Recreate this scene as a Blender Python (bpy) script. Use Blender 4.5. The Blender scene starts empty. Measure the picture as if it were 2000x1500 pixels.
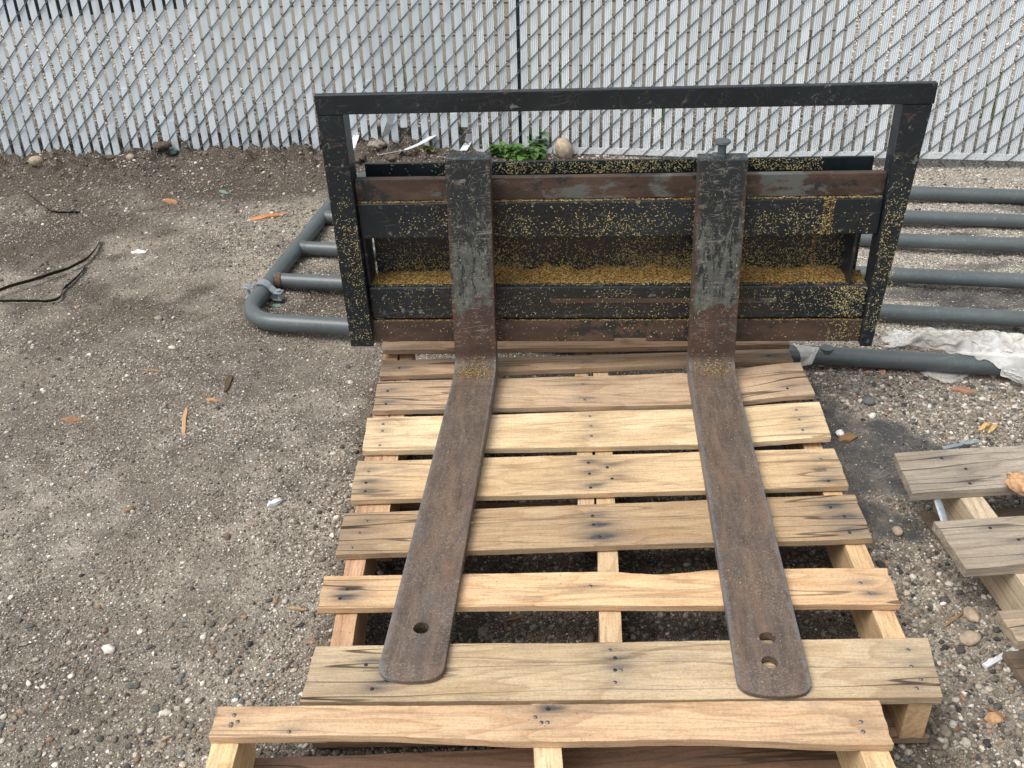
import bpy, bmesh, math, random
import numpy as np
from mathutils import Vector, Matrix

rng = np.random.default_rng(7)
random.seed(7)
SC = bpy.context.scene
COL = SC.collection

# ------------------------------------------------------------------ camera
F_PX, PITCH, ROLL, CAMH = 1900.0, 0.570, -0.046, 1.386
cx_ = np.array([1., 0, 0]); cu_ = np.array([0, math.sin(PITCH), math.cos(PITCH)]); cf_ = np.array([0, math.cos(PITCH), -math.sin(PITCH)])
CX = cx_ * math.cos(ROLL) + cu_ * math.sin(ROLL)
CU = -cx_ * math.sin(ROLL) + cu_ * math.cos(ROLL)
cam_d = bpy.data.cameras.new("camera"); cam = bpy.data.objects.new("camera", cam_d); COL.objects.link(cam)
cam_d.sensor_fit = 'HORIZONTAL'; cam_d.sensor_width = 36.0; cam_d.lens = 36.0 * F_PX / 2000.0
cam_d.clip_start = 0.02; cam_d.clip_end = 600
cam.matrix_world = Matrix(((CX[0], CU[0], -cf_[0], 0), (CX[1], CU[1], -cf_[1], 0), (CX[2], CU[2], -cf_[2], CAMH), (0, 0, 0, 1)))
SC.camera = cam

# ------------------------------------------------------------------ light (thin overcast)
SUN_EL, SUN_AZ = math.radians(62), math.radians(-118)     # azimuth measured from +y towards +x
w = bpy.data.worlds.new("World"); SC.world = w; w.use_nodes = True
nt = w.node_tree; bg = nt.nodes['Background']
sky = nt.nodes.new('ShaderNodeTexSky'); sky.sky_type = 'NISHITA'; sky.sun_disc = False
sky.sun_elevation = SUN_EL; sky.sun_rotation = SUN_AZ
sky.air_density = 0.9; sky.dust_density = 4.0; sky.ozone_density = 0.6
hs = nt.nodes.new('ShaderNodeHueSaturation'); hs.inputs['Saturation'].default_value = 0.30
nt.links.new(sky.outputs[0], hs.inputs['Color']); nt.links.new(hs.outputs[0], bg.inputs['Color'])
bg.inputs['Strength'].default_value = 0.15
sun_d = bpy.data.lights.new("sun", 'SUN'); sun_d.energy = 1.3; sun_d.angle = math.radians(40); sun_d.color = (1, .955, .88)
sun = bpy.data.objects.new("sun", sun_d); COL.objects.link(sun)
sdir = Vector((math.sin(SUN_AZ) * math.cos(SUN_EL), math.cos(SUN_AZ) * math.cos(SUN_EL), math.sin(SUN_EL)))
sun.rotation_euler = sdir.to_track_quat('Z', 'Y').to_euler(); sun.location = (0, 0, 6)
SC.view_settings.view_transform = 'Standard'; SC.view_settings.look = 'None'; SC.view_settings.gamma = 1
SC.view_settings.exposure = 0.50
SC.render.engine = 'CYCLES'
SC.cycles.max_bounces = 6

# ------------------------------------------------------------------ helpers
def G(px, py, z=0.0):
    """world point on the level z seen at a photo pixel"""
    v = CX * (px - 1000) / F_PX - CU * (py - 750) / F_PX + cf_
    t = (z - CAMH) / v[2]
    return np.array([0, 0, CAMH]) + v * t

def GH(px, py, up=0.0):
    z = 0.0
    for _ in range(8):
        p = G(px, py, z + up); z = .5 * z + .5 * float(hgt(p[0], p[1]))
    return np.array([p[0], p[1], float(hgt(p[0], p[1])) + up])

def tag(o, label=None, cat=None, group=None, kind=None):
    if label: o['label'] = label
    if cat: o['category'] = cat
    if group: o['group'] = group
    if kind: o['kind'] = kind
    return o

def empty(name, loc, rz=0):
    o = bpy.data.objects.new(name, None); COL.objects.link(o); o.location = loc; o.rotation_euler = (0, 0, rz); o.empty_display_size = .05
    return o

def mesh_obj(name, V, Fa, mats, parent=None, smooth=False, midx=None, attrs=None):
    me = bpy.data.meshes.new(name)
    V = np.asarray(V, np.float32).reshape(-1, 3)
    if isinstance(Fa, np.ndarray):
        k = Fa.shape[1]; n = len(Fa)
        me.vertices.add(len(V)); me.vertices.foreach_set('co', V.ravel())
        me.loops.add(n * k); me.loops.foreach_set('vertex_index', Fa.astype(np.int32).ravel())
        me.polygons.add(n); me.polygons.foreach_set('loop_start', np.arange(0, n * k, k, dtype=np.int32))
        me.update(calc_edges=True)
    else:
        me.from_pydata([tuple(map(float, v)) for v in V], [], [tuple(map(int, f)) for f in Fa]); me.update()
    if not isinstance(mats, (list, tuple)): mats = [mats]
    for m in mats: me.materials.append(m)
    if midx is not None: me.polygons.foreach_set('material_index', np.asarray(midx, np.int32))
    if smooth: me.polygons.foreach_set('use_smooth', np.ones(len(me.polygons), bool))
    for k_, a in (attrs or {}).items():
        a = np.asarray(a, np.float32)
        if a.ndim == 1:
            at = me.attributes.new(k_, 'FLOAT', 'POINT'); at.data.foreach_set('value', a)
        elif a.shape[1] == 3:
            at = me.attributes.new(k_, 'FLOAT_VECTOR', 'POINT'); at.data.foreach_set('vector', a.ravel())
        else:
            at = me.attributes.new(k_, 'FLOAT_COLOR', 'POINT'); at.data.foreach_set('color', a.ravel())
    o = bpy.data.objects.new(name, me); COL.objects.link(o)
    if parent is not None: o.parent = parent
    return o

class MB:
    """collects shapes into one mesh"""
    def __init__(s): s.V = []; s.F = []; s.M = []; s.n = 0
    def add(s, V, Fa, m=0):
        V = np.asarray(V, float).reshape(-1, 3)
        s.V.append(V); s.F += [tuple(i + s.n for i in f) for f in Fa]; s.M += [m] * len(Fa); s.n += len(V); return s
    def box(s, x0, x1, y0, y1, z0, z1, m=0, b=0.0):
        if b <= 0:
            V = [(x, y, z) for x in (x0, x1) for y in (y0, y1) for z in (z0, z1)]
            return s.add(V, [(0, 1, 3, 2), (4, 6, 7, 5), (0, 4, 5, 1), (2, 3, 7, 6), (0, 2, 6, 4), (1, 5, 7, 3)], m)
        bm = bmesh.new(); bmesh.ops.create_cube(bm, size=1)
        for v in bm.verts: v.co = ((x0 + x1) / 2 + v.co.x * (x1 - x0), (y0 + y1) / 2 + v.co.y * (y1 - y0), (z0 + z1) / 2 + v.co.z * (z1 - z0))
        bmesh.ops.bevel(bm, geom=bm.edges[:], offset=b, segments=2, affect='EDGES', profile=.6)
        return s.bm(bm, m)
    def bm(s, bm, m=0):
        bm.verts.index_update()
        s.add([v.co[:] for v in bm.verts], [[v.index for v in f.verts] for f in bm.faces], m); bm.free(); return s
    def tube(s, pts, r, n=8, m=0, cap=True, flat=None):
        pts = [Vector(p) for p in pts]; rs = r if isinstance(r, (list, tuple)) else [r] * len(pts)
        V = []; up = None
        for i, p in enumerate(pts):
            d = (pts[min(i + 1, len(pts) - 1)] - pts[max(i - 1, 0)]).normalized()
            if up is None: up = Vector((0, 0, 1)) if abs(d.z) < .9 else Vector((1, 0, 0))
            a = d.cross(up); a.normalize(); b = a.cross(d); b.normalize(); up = b
            fx, fy = flat or (1, 1)
            for k in range(n):
                t = 2 * math.pi * (k + .5) / n
                V.append(p + a * math.cos(t) * rs[i] * fx + b * math.sin(t) * rs[i] * fy)
        Fa = [(i * n + k, (i + 1) * n + k, (i + 1) * n + (k + 1) % n, i * n + (k + 1) % n) for i in range(len(pts) - 1) for k in range(n)]
        if cap: Fa += [tuple(range(n)), tuple(reversed([(len(pts) - 1) * n + k for k in range(n)]))]
        return s.add([v[:] for v in V], Fa, m)
    def disc(s, c, r, h, n=10, m=0):
        V = [(c[0] + r * math.cos(2 * math.pi * k / n), c[1] + r * math.sin(2 * math.pi * k / n), c[2]) for k in range(n)]
        V += [(c[0] + .8 * r * math.cos(2 * math.pi * k / n), c[1] + .8 * r * math.sin(2 * math.pi * k / n), c[2] + h) for k in range(n)]
        return s.add(V, [(k, (k + 1) % n, n + (k + 1) % n, n + k) for k in range(n)] + [tuple(range(n, 2 * n))], m)
    def build(s, name, mats, parent=None, smooth=False, **k):
        o = mesh_obj(name, np.concatenate(s.V), s.F, mats, parent, smooth, s.M, **k)
        return o

# numpy value noise
_T = rng.random((256, 256))
def vn(x, y, seed=0):
    x = np.asarray(x, float) + seed * 17.31 + 500; y = np.asarray(y, float) + seed * 9.77 + 500
    xi = np.floor(x).astype(int); yi = np.floor(y).astype(int); fx = x - xi; fy = y - yi
    fx = fx * fx * (3 - 2 * fx); fy = fy * fy * (3 - 2 * fy)
    g = lambda a, b: _T[a % 256, b % 256]
    return (g(xi, yi) * (1 - fx) + g(xi + 1, yi) * fx) * (1 - fy) + (g(xi, yi + 1) * (1 - fx) + g(xi + 1, yi + 1) * fx) * fy
def fbm(x, y, o=4, seed=0):
    s = 0; a = .5; t = 0
    for i in range(o):
        s = s + a * vn(x * 2 ** i, y * 2 ** i, seed + i * 3); t += a; a *= .5
    return s / t
def sst(a, b, x):
    t = np.clip((np.asarray(x, float) - a) / (b - a), 0, 1); return t * t * (3 - 2 * t)

# ------------------------------------------------------------------ materials
class Mat:
    def __init__(s, name, rough=.6, metal=0., spec=.5):
        s.m = bpy.data.materials.new(name); s.m.use_nodes = True; s.t = s.m.node_tree
        s.p = s.t.nodes['Principled BSDF']; s.p.inputs['Roughness'].default_value = rough; s.p.inputs['Metallic'].default_value = metal
        s.p.inputs['Specular IOR Level'].default_value = spec
    def n(s, t, **k):
        nd = s.t.nodes.new(t)
        for a, b in k.items():
            if a in ('ops',): continue
            setattr(nd, a, b)
        return nd
    def L(s, a, b): s.t.links.new(a, b)
    def inp(s, sock, v):
        if hasattr(v, 'is_linked') or isinstance(v, bpy.types.NodeSocket): s.L(v, sock)
        else: sock.default_value = v
    def coord(s, kind='Object'): return s.n('ShaderNodeTexCoord').outputs[kind]
    def attr(s, name, out='Fac'): return s.n('ShaderNodeAttribute', attribute_name=name).outputs[out]
    def mapv(s, vec, scale=(1, 1, 1), loc=None, rot=None):
        m = s.n('ShaderNodeMapping'); s.L(vec, m.inputs[0]); m.inputs['Scale'].default_value = scale
        if loc is not None: s.inp(m.inputs['Location'], loc)
        if rot is not None: m.inputs['Rotation'].default_value = rot
        return m.outputs[0]
    def noise(s, vec, scale, detail=4, rough=.55, dist=0., out='Fac'):
        n = s.n('ShaderNodeTexNoise'); s.L(vec, n.inputs['Vector']); n.inputs['Scale'].default_value = scale
        n.inputs['Detail'].default_value = detail; n.inputs['Roughness'].default_value = rough; n.inputs['Distortion'].default_value = dist
        return n.outputs[out]
    def voro(s, vec, scale, out='Distance', feature='F1', rand=1.):
        n = s.n('ShaderNodeTexVoronoi', feature=feature); s.L(vec, n.inputs['Vector']); n.inputs['Scale'].default_value = scale
        n.inputs['Randomness'].default_value = rand
        return n.outputs[out]
    def ramp(s, f, stops, interp='LINEAR'):
        r = s.n('ShaderNodeValToRGB'); r.color_ramp.interpolation = interp; e = r.color_ramp.elements
        while len(e) > 1: e.remove(e[-1])
        for i, (p, c) in enumerate(stops):
            if not isinstance(c, (tuple, list)): c = (c, c, c)
            el = e[0] if i == 0 else e.new(p)
            el.position = p; el.color = (*c[:3], 1)
        s.inp(r.inputs[0], f); return r.outputs[0]
    def math(s, op, a, b=0., clamp=False):
        m = s.n('ShaderNodeMath', operation=op); m.use_clamp = clamp; s.inp(m.inputs[0], a); s.inp(m.inputs[1], b); return m.outputs[0]
    def mix(s, f, a, b, mode='MIX'):
        m = s.n('ShaderNodeMix', data_type='RGBA', blend_type=mode); s.inp(m.inputs[0], f)
        for k, v in ((6, a), (7, b)):
            if isinstance(v, (tuple, list)): v = (*v[:3], 1)
            s.inp(m.inputs[k], v)
        return m.outputs[2]
    def comb(s, x, y, z):
        c = s.n('ShaderNodeCombineXYZ'); s.inp(c.inputs[0], x); s.inp(c.inputs[1], y); s.inp(c.inputs[2], z); return c.outputs[0]
    def sep(s, v):
        c = s.n('ShaderNodeSeparateXYZ'); s.L(v, c.inputs[0]); return c.outputs
    def bump(s, h, strength=.3, dist=.002, bevel=0.):
        b = s.n('ShaderNodeBump'); s.L(h, b.inputs['Height']); b.inputs['Strength'].default_value = strength; b.inputs['Distance'].default_value = dist
        if bevel:
            bv = s.n('ShaderNodeBevel'); bv.samples = 4; bv.inputs['Radius'].default_value = bevel; s.L(bv.outputs[0], b.inputs['Normal'])
        s.L(b.outputs[0], s.p.inputs['Normal'])
    def col(s, c): s.inp(s.p.inputs['Base Color'], (*c[:3], 1) if isinstance(c, (tuple, list)) else c)
    def rough(s, r): s.inp(s.p.inputs['Roughness'], r)

def mat_simple(name, c, rough=.6, metal=0, var=.25, scale=30, bump=.2, spec=.5):
    m = Mat(name, rough, metal, spec); v = m.coord()
    n = m.noise(v, scale, 5, .6)
    m.col(m.ramp(n, [(.3, tuple(x * (1 - var) for x in c)), (.7, tuple(min(1, x * (1 + var)) for x in c))]))
    m.bump(n, bump, .002); return m.m

# ground: sandy soil with fine grit
def mat_ground():
    m = Mat('gravel_soil', .95, spec=.25); v = m.coord()
    big = m.noise(v, 2.3, 5, .6); mid = m.noise(v, 14, 6, .65); fin = m.noise(v, 130, 3, .7)
    soil = m.ramp(mid, [(.3, (.082, .071, .057)), (.5, (.180, .157, .127)), (.72, (.34, .305, .255))])
    dk = m.attr('dark'); br = m.attr('bright'); brown_shade = m.attr('brown')  # brown mask: brown soil zones plus shade painted under the pallets
    soil = m.mix(m.ramp(big, [(.42, 0.), (.6, .7)]), soil, (.33, .288, .228))
    soil = m.mix(m.math('MULTIPLY', br, .5), soil, (.36, .34, .30))
    soil = m.mix(m.math('MULTIPLY', brown_shade, .9), soil, (.060, .046, .034))
    f = m.ramp(fin, [(.3, .5), (.72, 1.5)])
    soil = m.mix(1., soil, f, 'MULTIPLY')
    for sc, thr, amt in ((170, .58, .85), (330, .45, .8), (520, .4, .7), (95, .8, .85)):
        d = m.voro(v, sc); c = m.voro(v, sc, 'Color')
        r = m.sep(c)
        mask = m.math('MULTIPLY', m.math('LESS_THAN', d, .34), m.math('GREATER_THAN', r[0], m.math('ADD', m.math('SUBTRACT', thr, m.math('MULTIPLY', br, .3)), m.math('MULTIPLY', brown_shade, .28))))
        colr = m.ramp(r[1], [(0, (.035, .036, .036)), (.3, (.15, .13, .105)), (.55, (.27, .25, .215)), (.78, (.44, .42, .38)), (1, (.75, .74, .70))])
        soil = m.mix(m.math('MULTIPLY', mask, amt), soil, colr)
    soil = m.mix(m.math('MULTIPLY', dk, m.ramp(mid, [(.3, 1.), (.7, .55)])), soil, (.040, .044, .049))
    m.col(soil)
    h = m.math('ADD', m.math('MULTIPLY', fin, .5), m.math('MULTIPLY', m.voro(v, 190), -.6))
    m.bump(h, .9, .004); return m.m

def mat_stone():
    m = Mat('pebbles', .85, spec=.3); c = m.attr('tint', 'Color'); v = m.coord()
    n = m.noise(v, 260, 3, .6)
    m.col(m.mix(1., c, m.ramp(n, [(.3, .72), (.7, 1.2)]), 'MULTIPLY')); return m.m

# sawn wood; 'grain' holds metres along / across / depth of the board
def mat_wood(name='sawn_wood', grey=False):
    m = Mat(name, .8, spec=.25)
    g = m.attr('grain', 'Vector'); oi = m.n('ShaderNodeObjectInfo'); rnd = oi.outputs['Random']; tint = oi.outputs['Color']
    off = m.comb(m.math('MULTIPLY', rnd, 37.), m.math('MULTIPLY', rnd, 91.), m.math('MULTIPLY', rnd, 13.))
    g = m.mapv(g, (1, 1, 1), off)
    warp = m.noise(m.mapv(g, (1.1, 7, 7)), 1.0, 3, .5)
    ring = m.math('FRACT', m.math('MULTIPLY', warp, 15.))
    ringm = m.ramp(ring, [(0, .0), (.5, .08), (.82, .7), (.93, 1.), (1, 0.)])
    fib = m.noise(m.mapv(g, (14, 300, 300)), 1.0, 6, .8)
    broad = m.noise(m.mapv(g, (2.2, 11, 11)), 1.0, 4, .6)
    spots = m.noise(m.mapv(g, (9, 110, 110)), 1.0, 5, .7)
    c = m.mix(1., tint, m.ramp(broad, [(.25, (.72, .66, .58)), (.5, (.97, .96, .95)), (.75, (1.16, 1.15, 1.13))]), 'MULTIPLY')
    c = m.mix(m.math('MULTIPLY', ringm, .42 if not grey else .55), c, m.mix(1., c, (.55, .42, .3) if not grey else (.5, .45, .4), 'MULTIPLY'))
    c = m.mix(1., c, m.ramp(fib, [(.28, .60), (.5, 1.), (.72, 1.22)]), 'MULTIPLY')
    fleck = m.noise(m.mapv(g, (55, 420, 420), (4, 2, 7)), 1.0, 3, .7)
    c = m.mix(m.ramp(fleck, [(.62, 0.), (.72, .55)]), c, m.mix(1., c, (.40, .30, .22), 'MULTIPLY'))
    grit = m.noise(m.mapv(g, (230, 260, 260), (1, 5, 7)), 1.0, 4, .75)
    c = m.mix(1., c, m.ramp(grit, [(.3, .80), (.5, 1.), (.7, 1.12)]), 'MULTIPLY')
    # saw marks across the board
    saw = m.noise(m.mapv(g, (260, 6, 6)), 1.0, 2, .5)
    c = m.mix(1., c, m.ramp(saw, [(.3, .97), (.7, 1.02)]), 'MULTIPLY')
    # grey weathering and nail stains, carried by the board itself
    st = m.attr('stain'); we = m.attr('weather')
    stn = m.math('MULTIPLY', st, m.ramp(m.noise(m.mapv(g, (14, 90, 90)), 1.0, 4, .6), [(.25, .55), (.6, 1.4)]), True)
    c = m.mix(m.math('MULTIPLY', stn, 1.0, True), c, (.060, .062, .070))
    wn = m.math('MULTIPLY', we, m.ramp(spots, [(.35, .15), (.7, 1.)]), True)
    c = m.mix(m.math('MULTIPLY', wn, .8, True), c, (.17, .145, .118))
    # random grey blotches + dirt specks
    bl = m.ramp(m.noise(m.mapv(g, (5, 26, 26), (5, 3, 1)), 1.0, 8, .78), [(.54, 0.), (.70, .6)])
    c = m.mix(bl, c, (.19, .16, .13))
    sp = m.ramp(m.voro(m.mapv(g, (60, 110, 110)), 1.0), [(.05, .8), (.13, 0.)])
    spm = m.math('MULTIPLY', sp, m.ramp(m.noise(m.mapv(g, (6, 9, 9)), 1.0, 2, .5), [(.5, 0.), (.62, 1.)]))
    c = m.mix(spm, c, (.09, .06, .04))
    kv = m.mapv(g, (2.4, 10, 10), (3.3, 1.7, .4)); kd = m.voro(kv, 1.0); kc = m.sep(m.voro(kv, 1.0, 'Color'))
    km = m.math('MULTIPLY', m.ramp(m.math('ADD', kd, m.math('MULTIPLY', fib, .03)), [(.045, .85), (.085, .5), (.13, .15), (.2, 0.)]), m.math('GREATER_THAN', kc[0], .78))
    c = m.mix(km, c, (.10, .055, .032))
    # long drying cracks
    cr = m.math('ABSOLUTE', m.math('SUBTRACT', m.noise(m.mapv(g, (1.6, 30, 30), (2, 9, 4)), 1.0, 2, .4), .5))
    crm = m.math('MULTIPLY', m.ramp(cr, [(.0, 1.), (.009, .9), (.016, 0.)]), m.attr('crack'), True)
    c = m.mix(crm, c, (.035, .022, .014))
    m.col(c)
    h = m.math('SUBTRACT', m.math('ADD', m.math('MULTIPLY', fib, .5), m.math('MULTIPLY', saw, .25)), m.math('MULTIPLY', crm, 1.6))
    m.bump(h, .55, .0016, bevel=.0018); return m.m

def chip_mask(m, v, sc, lo, hi, det=8, dist=.3):
    return m.ramp(m.noise(v, sc, det, .68, dist), [(lo, 0.), (hi, 1.)])

def scratches(m, v, width=.012):
    out = None
    for (rt, k) in (((0, .12, .1), 1), ((.3, .75, .7), 2), ((-.2, -1.0, -.9), 3), ((.1, 1.5, 1.45), 4)):
        r0 = m.mapv(v, (1, 1, 1), None, rt)
        n = m.noise(m.mapv(r0, (1.1 + k * .2, 55, 55), (k * 3.1, k, k * 7.7)), 1.0, 0, .5, 0)
        a = m.math('ABSOLUTE', m.math('SUBTRACT', n, .5))
        l = m.ramp(a, [(0, 1.), (width, 0.)])
        gate = m.ramp(m.noise(m.mapv(v, (1, 1, 1), (k, k * 2, 3)), 10 + 4 * k, 3, .6), [(.52, 0.), (.6, 1.)])
        l = m.math('MULTIPLY', l, gate)
        out = l if out is None else m.math('MAXIMUM', out, l)
    return out

def mat_black_paint(name, rust=.55, grey=.62, scr=.5):
    m = Mat(name, .38, spec=.5); v = m.coord()
    n1 = m.noise(v, 5, 5, .6)
    c = m.ramp(n1, [(.3, (.0045, .008, .0115)), (.7, (.011, .018, .024))])
    gm = chip_mask(m, m.mapv(v, (1, 1, 1), (3, 1, 2)), 40, grey, grey + .03)
    c = m.mix(gm, c, (.13, .14, .132))
    rm = chip_mask(m, m.mapv(v, (1, 1, 1.6), (7, 4, 1)), 12, rust, rust + .05)
    rc = m.ramp(m.noise(v, 55, 6, .7), [(.3, (.035, .018, .012)), (.55, (.085, .042, .027)), (.75, (.15, .075, .045))])
    c = m.mix(rm, c, rc)
    s = m.math('MULTIPLY', scratches(m, v), scr)
    c = m.mix(s, c, (.17, .15, .125))
    dust = m.ramp(m.noise(v, 90, 3, .7), [(.6, 0.), (.85, .12)])
    c = m.mix(dust, c, (.085, .10, .105))
    m.col(c)
    m.rough(m.math('ADD', m.math('MULTIPLY', m.math('MAXIMUM', rm, gm), .35), m.ramp(n1, [(.3, .3), (.7, .5)])))
    m.bump(m.math('ADD', m.math('MULTIPLY', m.math('MAXIMUM', rm, gm), -.4), m.math('MULTIPLY', m.noise(v, 160, 4, .6), .3)), .35, .001, bevel=.0025)
    return m.m

def mat_rust_bar(name, prime=.55):
    m = Mat(name, .62, spec=.4); v = m.coord()
    rc = m.ramp(m.noise(m.mapv(v, (6, 20, 22)), 1.0, 7, .7), [(.25, (.030, .018, .014)), (.5, (.062, .040, .030)), (.75, (.120, .074, .050))])
    gm = chip_mask(m, m.mapv(v, (1, 1, 2.2), (5, 2, 8)), 7, prime, prime + .04)
    c = m.mix(gm, rc, (.105, .112, .104))
    bm_ = chip_mask(m, m.mapv(v, (1, 1, 1.5), (1, 6, 3)), 10, .56, .6)
    c = m.mix(bm_, c, (.018, .020, .021))
    c = m.mix(m.math('MULTIPLY', scratches(m, v), .35), c, (.2, .17, .14))
    m.col(c); m.bump(m.noise(v, 120, 5, .65), .35, .001, bevel=.0025); return m.m

def mat_fork():
    """shank: black paint at the top, grey primer worn through in the middle, rust on edges and heel; blade: brown mill rust"""
    m = Mat('fork_steel', .5, spec=.45); v = m.coord(); s = m.sep(v)
    wn = m.noise(v, 7, 5, .6)
    zz = m.math('ADD', s[2], m.math('MULTIPLY', m.math('SUBTRACT', wn, .5), .45))
    black = m.ramp(m.noise(v, 8, 4, .6), [(.3, (.011, .016, .019)), (.7, (.026, .034, .038))])
    prim = m.ramp(m.noise(v, 22, 6, .7), [(.3, (.045, .054, .051)), (.55, (.108, .122, .113)), (.8, (.19, .20, .18))])
    rust = m.ramp(m.noise(m.mapv(v, (14, 5, 10)), 1.0, 7, .7), [(.25, (.030, .020, .018)), (.5, (.070, .045, .037)), (.72, (.125, .068, .045))])
    chip = m.noise(m.mapv(v, (2.2, 1, .55)), 34, 9, .78, .3)
    lim = m.ramp(zz, [(.30, .42), (.46, .49), (.58, .58), (.66, .66)])
    pm = m.math('GREATER_THAN', chip, lim)
    c = m.mix(pm, black, prim)
    ex = m.math('ABSOLUTE', m.attr('across'))      # -1..1 across the fork
    em = m.ramp(m.math('ADD', ex, m.math('MULTIPLY', m.math('SUBTRACT', m.noise(v, 24, 5, .7), .5), .9)), [(.78, 0.), (.98, 1.)])
    em = m.math('MULTIPLY', em, m.ramp(s[2], [(.45, 1.), (.66, .25)]))
    c = m.mix(em, c, rust)
    low = m.ramp(zz, [(.25, 1.), (.37, 0.)])
    lm = m.ramp(m.math('ADD', low, m.math('MULTIPLY', m.math('SUBTRACT', m.noise(v, 16, 7, .7), .5), .9)), [(.42, 0.), (.6, 1.)])
    c = m.mix(lm, c, rust)
    sc = m.math('MULTIPLY', scratches(m, m.mapv(v, (2, 2, 2)), .042), .85)
    c = m.mix(m.math('MULTIPLY', sc, m.ramp(s[2], [(.19, 0.), (.26, 1.)])), c, (.25, .235, .20))
    # blade
    bl = m.ramp(m.noise(m.mapv(v, (60, 12, 12)), 1.0, 8, .8), [(.28, (.034, .026, .022)), (.48, (.088, .064, .050)), (.7, (.165, .122, .093))])
    om = chip_mask(m, m.mapv(v, (3.2, .55, 1), (2, 5, 3)), 11, .50, .62)
    bl = m.mix(m.math('MULTIPLY', om, .55), bl, (.165, .098, .062))
    pg = chip_mask(m, m.mapv(v, (1.2, .8, 1), (8, 3, 1)), 6, .52, .68)
    bl = m.mix(m.math('MULTIPLY', pg, .45), bl, (.105, .10, .10))
    fl = m.ramp(m.noise(v, 300, 4, .8), [(.53, 0.), (.66, .9)])
    fl = m.math('MULTIPLY', fl, m.ramp(m.noise(v, 11, 4, .6), [(.35, .1), (.65, 1.)]))
    bl = m.mix(fl, bl, (.32, .26, .19))
    strw = m.math('MULTIPLY', scratches(m, m.mapv(v, (5, 5, 5), (1, 2, 3)), .03), .5)
    bl = m.mix(strw, bl, (.25, .215, .175))
    ebl = m.ramp(m.math('ADD', ex, m.math('MULTIPLY', m.math('SUBTRACT', m.noise(v, 60, 5, .7), .5), .5)), [(.86, 0.), (1.02, .6)])
    bl = m.mix(ebl, bl, (.17, .175, .185))
    bm_ = m.ramp(s[2], [(.165, 1.), (.20, 0.)])
    c = m.mix(bm_, c, bl)
    m.col(c)
    m.rough(m.mix(bm_, m.ramp(chip, [(.4, .42), (.6, .6)]), (.58, .58, .58)))
    m.bump(m.math('ADD', m.noise(v, 70, 8, .72), m.math('MULTIPLY', pm, -.25)), .5, .0018, bevel=.003)
    return m.m

def mat_slat(name, c, ribs=False):
    m = Mat(name, .42, spec=.45); v = m.coord(); geo = m.n('ShaderNodeNewGeometry')
    r = geo.outputs['Random Per Island']
    t = m.mix(r, tuple(x * .9 for x in c), tuple(min(1, x * 1.06) for x in c))
    d = m.ramp(m.noise(m.mapv(v, (40, 40, 5)), 1.0, 5, .6), [(.3, .86), (.6, 1.)])
    t = m.mix(1., t, d, 'MULTIPLY')
    # splashed soil near the ground
    z = m.sep(v)[2]
    sp = m.math('MULTIPLY', m.ramp(z, [(.0, 1.), (.22, 0.)]), m.ramp(m.noise(v, 150, 5, .7), [(.5, 0.), (.66, .75)]))
    t = m.mix(sp, t, (.2, .165, .13))
    m.col(t); m.p.inputs['Subsurface Weight'].default_value = 0; return m.m

def mat_leaf(name, c):
    m = Mat(name, .55, spec=.35); v = m.coord(); geo = m.n('ShaderNodeNewGeometry')
    t = m.mix(geo.outputs['Random Per Island'], tuple(x * .6 for x in c), tuple(x * 1.45 for x in c))
    m.col(m.mix(1., t, m.ramp(m.noise(v, 120, 3, .5), [(.3, .8), (.7, 1.15)]), 'MULTIPLY'))
    m.p.inputs['Transmission Weight'].default_value = 0
    return m.m

def mat_plastic():
    m = Mat('clear_plastic_film', .22, spec=.6); v = m.coord()
    n = m.noise(v, 14, 5, .65)
    m.col(m.ramp(n, [(.3, (.50, .46, .38)), (.45, (.70, .68, .63)), (.7, (.82, .83, .82))]))
    m.inp(m.p.inputs['Alpha'], m.ramp(m.noise(v, 8, 4, .6), [(.32, .28), (.62, .72)]))
    m.bump(m.noise(m.mapv(v, (14, 42, 20)), 1.0, 5, .6, 1.5), .6, .008); return m.m

def mat_tube():
    m = Mat('grey_painted_steel', .36, spec=.5); v = m.coord()
    n = m.noise(v, 6, 5, .6)
    c = m.ramp(n, [(.3, (.062, .082, .090)), (.7, (.092, .116, .124))])
    c = m.mix(m.ramp(m.noise(m.mapv(v, (1, 1, 1), (3, 3, 3)), 34, 7, .7), [(.6, 0.), (.72, .45)]), c, (.2, .2, .18))
    c = m.mix(m.math('MULTIPLY', scratches(m, v), .4), c, (.24, .25, .24))
    z = m.sep(v)[2]
    dirt = m.math('MULTIPLY', m.ramp(z, [(.0, 1.), (.028, .12), (.06, .3)]), m.ramp(m.noise(v, 55, 7, .75), [(.42, 0.), (.62, 1.)]))
    c = m.mix(dirt, c, (.17, .145, .115))
    m.col(c); m.bump(m.noise(v, 30, 6, .7), .22, .0015); return m.m

def mat_blockwall():
    m = Mat('cream_block', .85, spec=.2); v = m.coord(); s = m.sep(v)
    b = m.n('ShaderNodeTexBrick'); m.L(m.comb(s[0], s[2], 0.), b.inputs['Vector'])
    b.inputs['Scale'].default_value = 1.0; b.inputs['Brick Width'].default_value = .42; b.inputs['Row Height'].default_value = .145
    b.inputs['Mortar Size'].default_value = .004; b.inputs['Color1'].default_value = (.60, .55, .43, 1); b.inputs['Color2'].default_value = (.68, .64, .53, 1)
    b.inputs['Mortar'].default_value = (.17, .14, .11, 1)
    m.col(m.mix(1., b.outputs[0], m.ramp(m.noise(v, 60, 5, .7), [(.3, .8), (.7, 1.15)]), 'MULTIPLY')); return m.m

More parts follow.
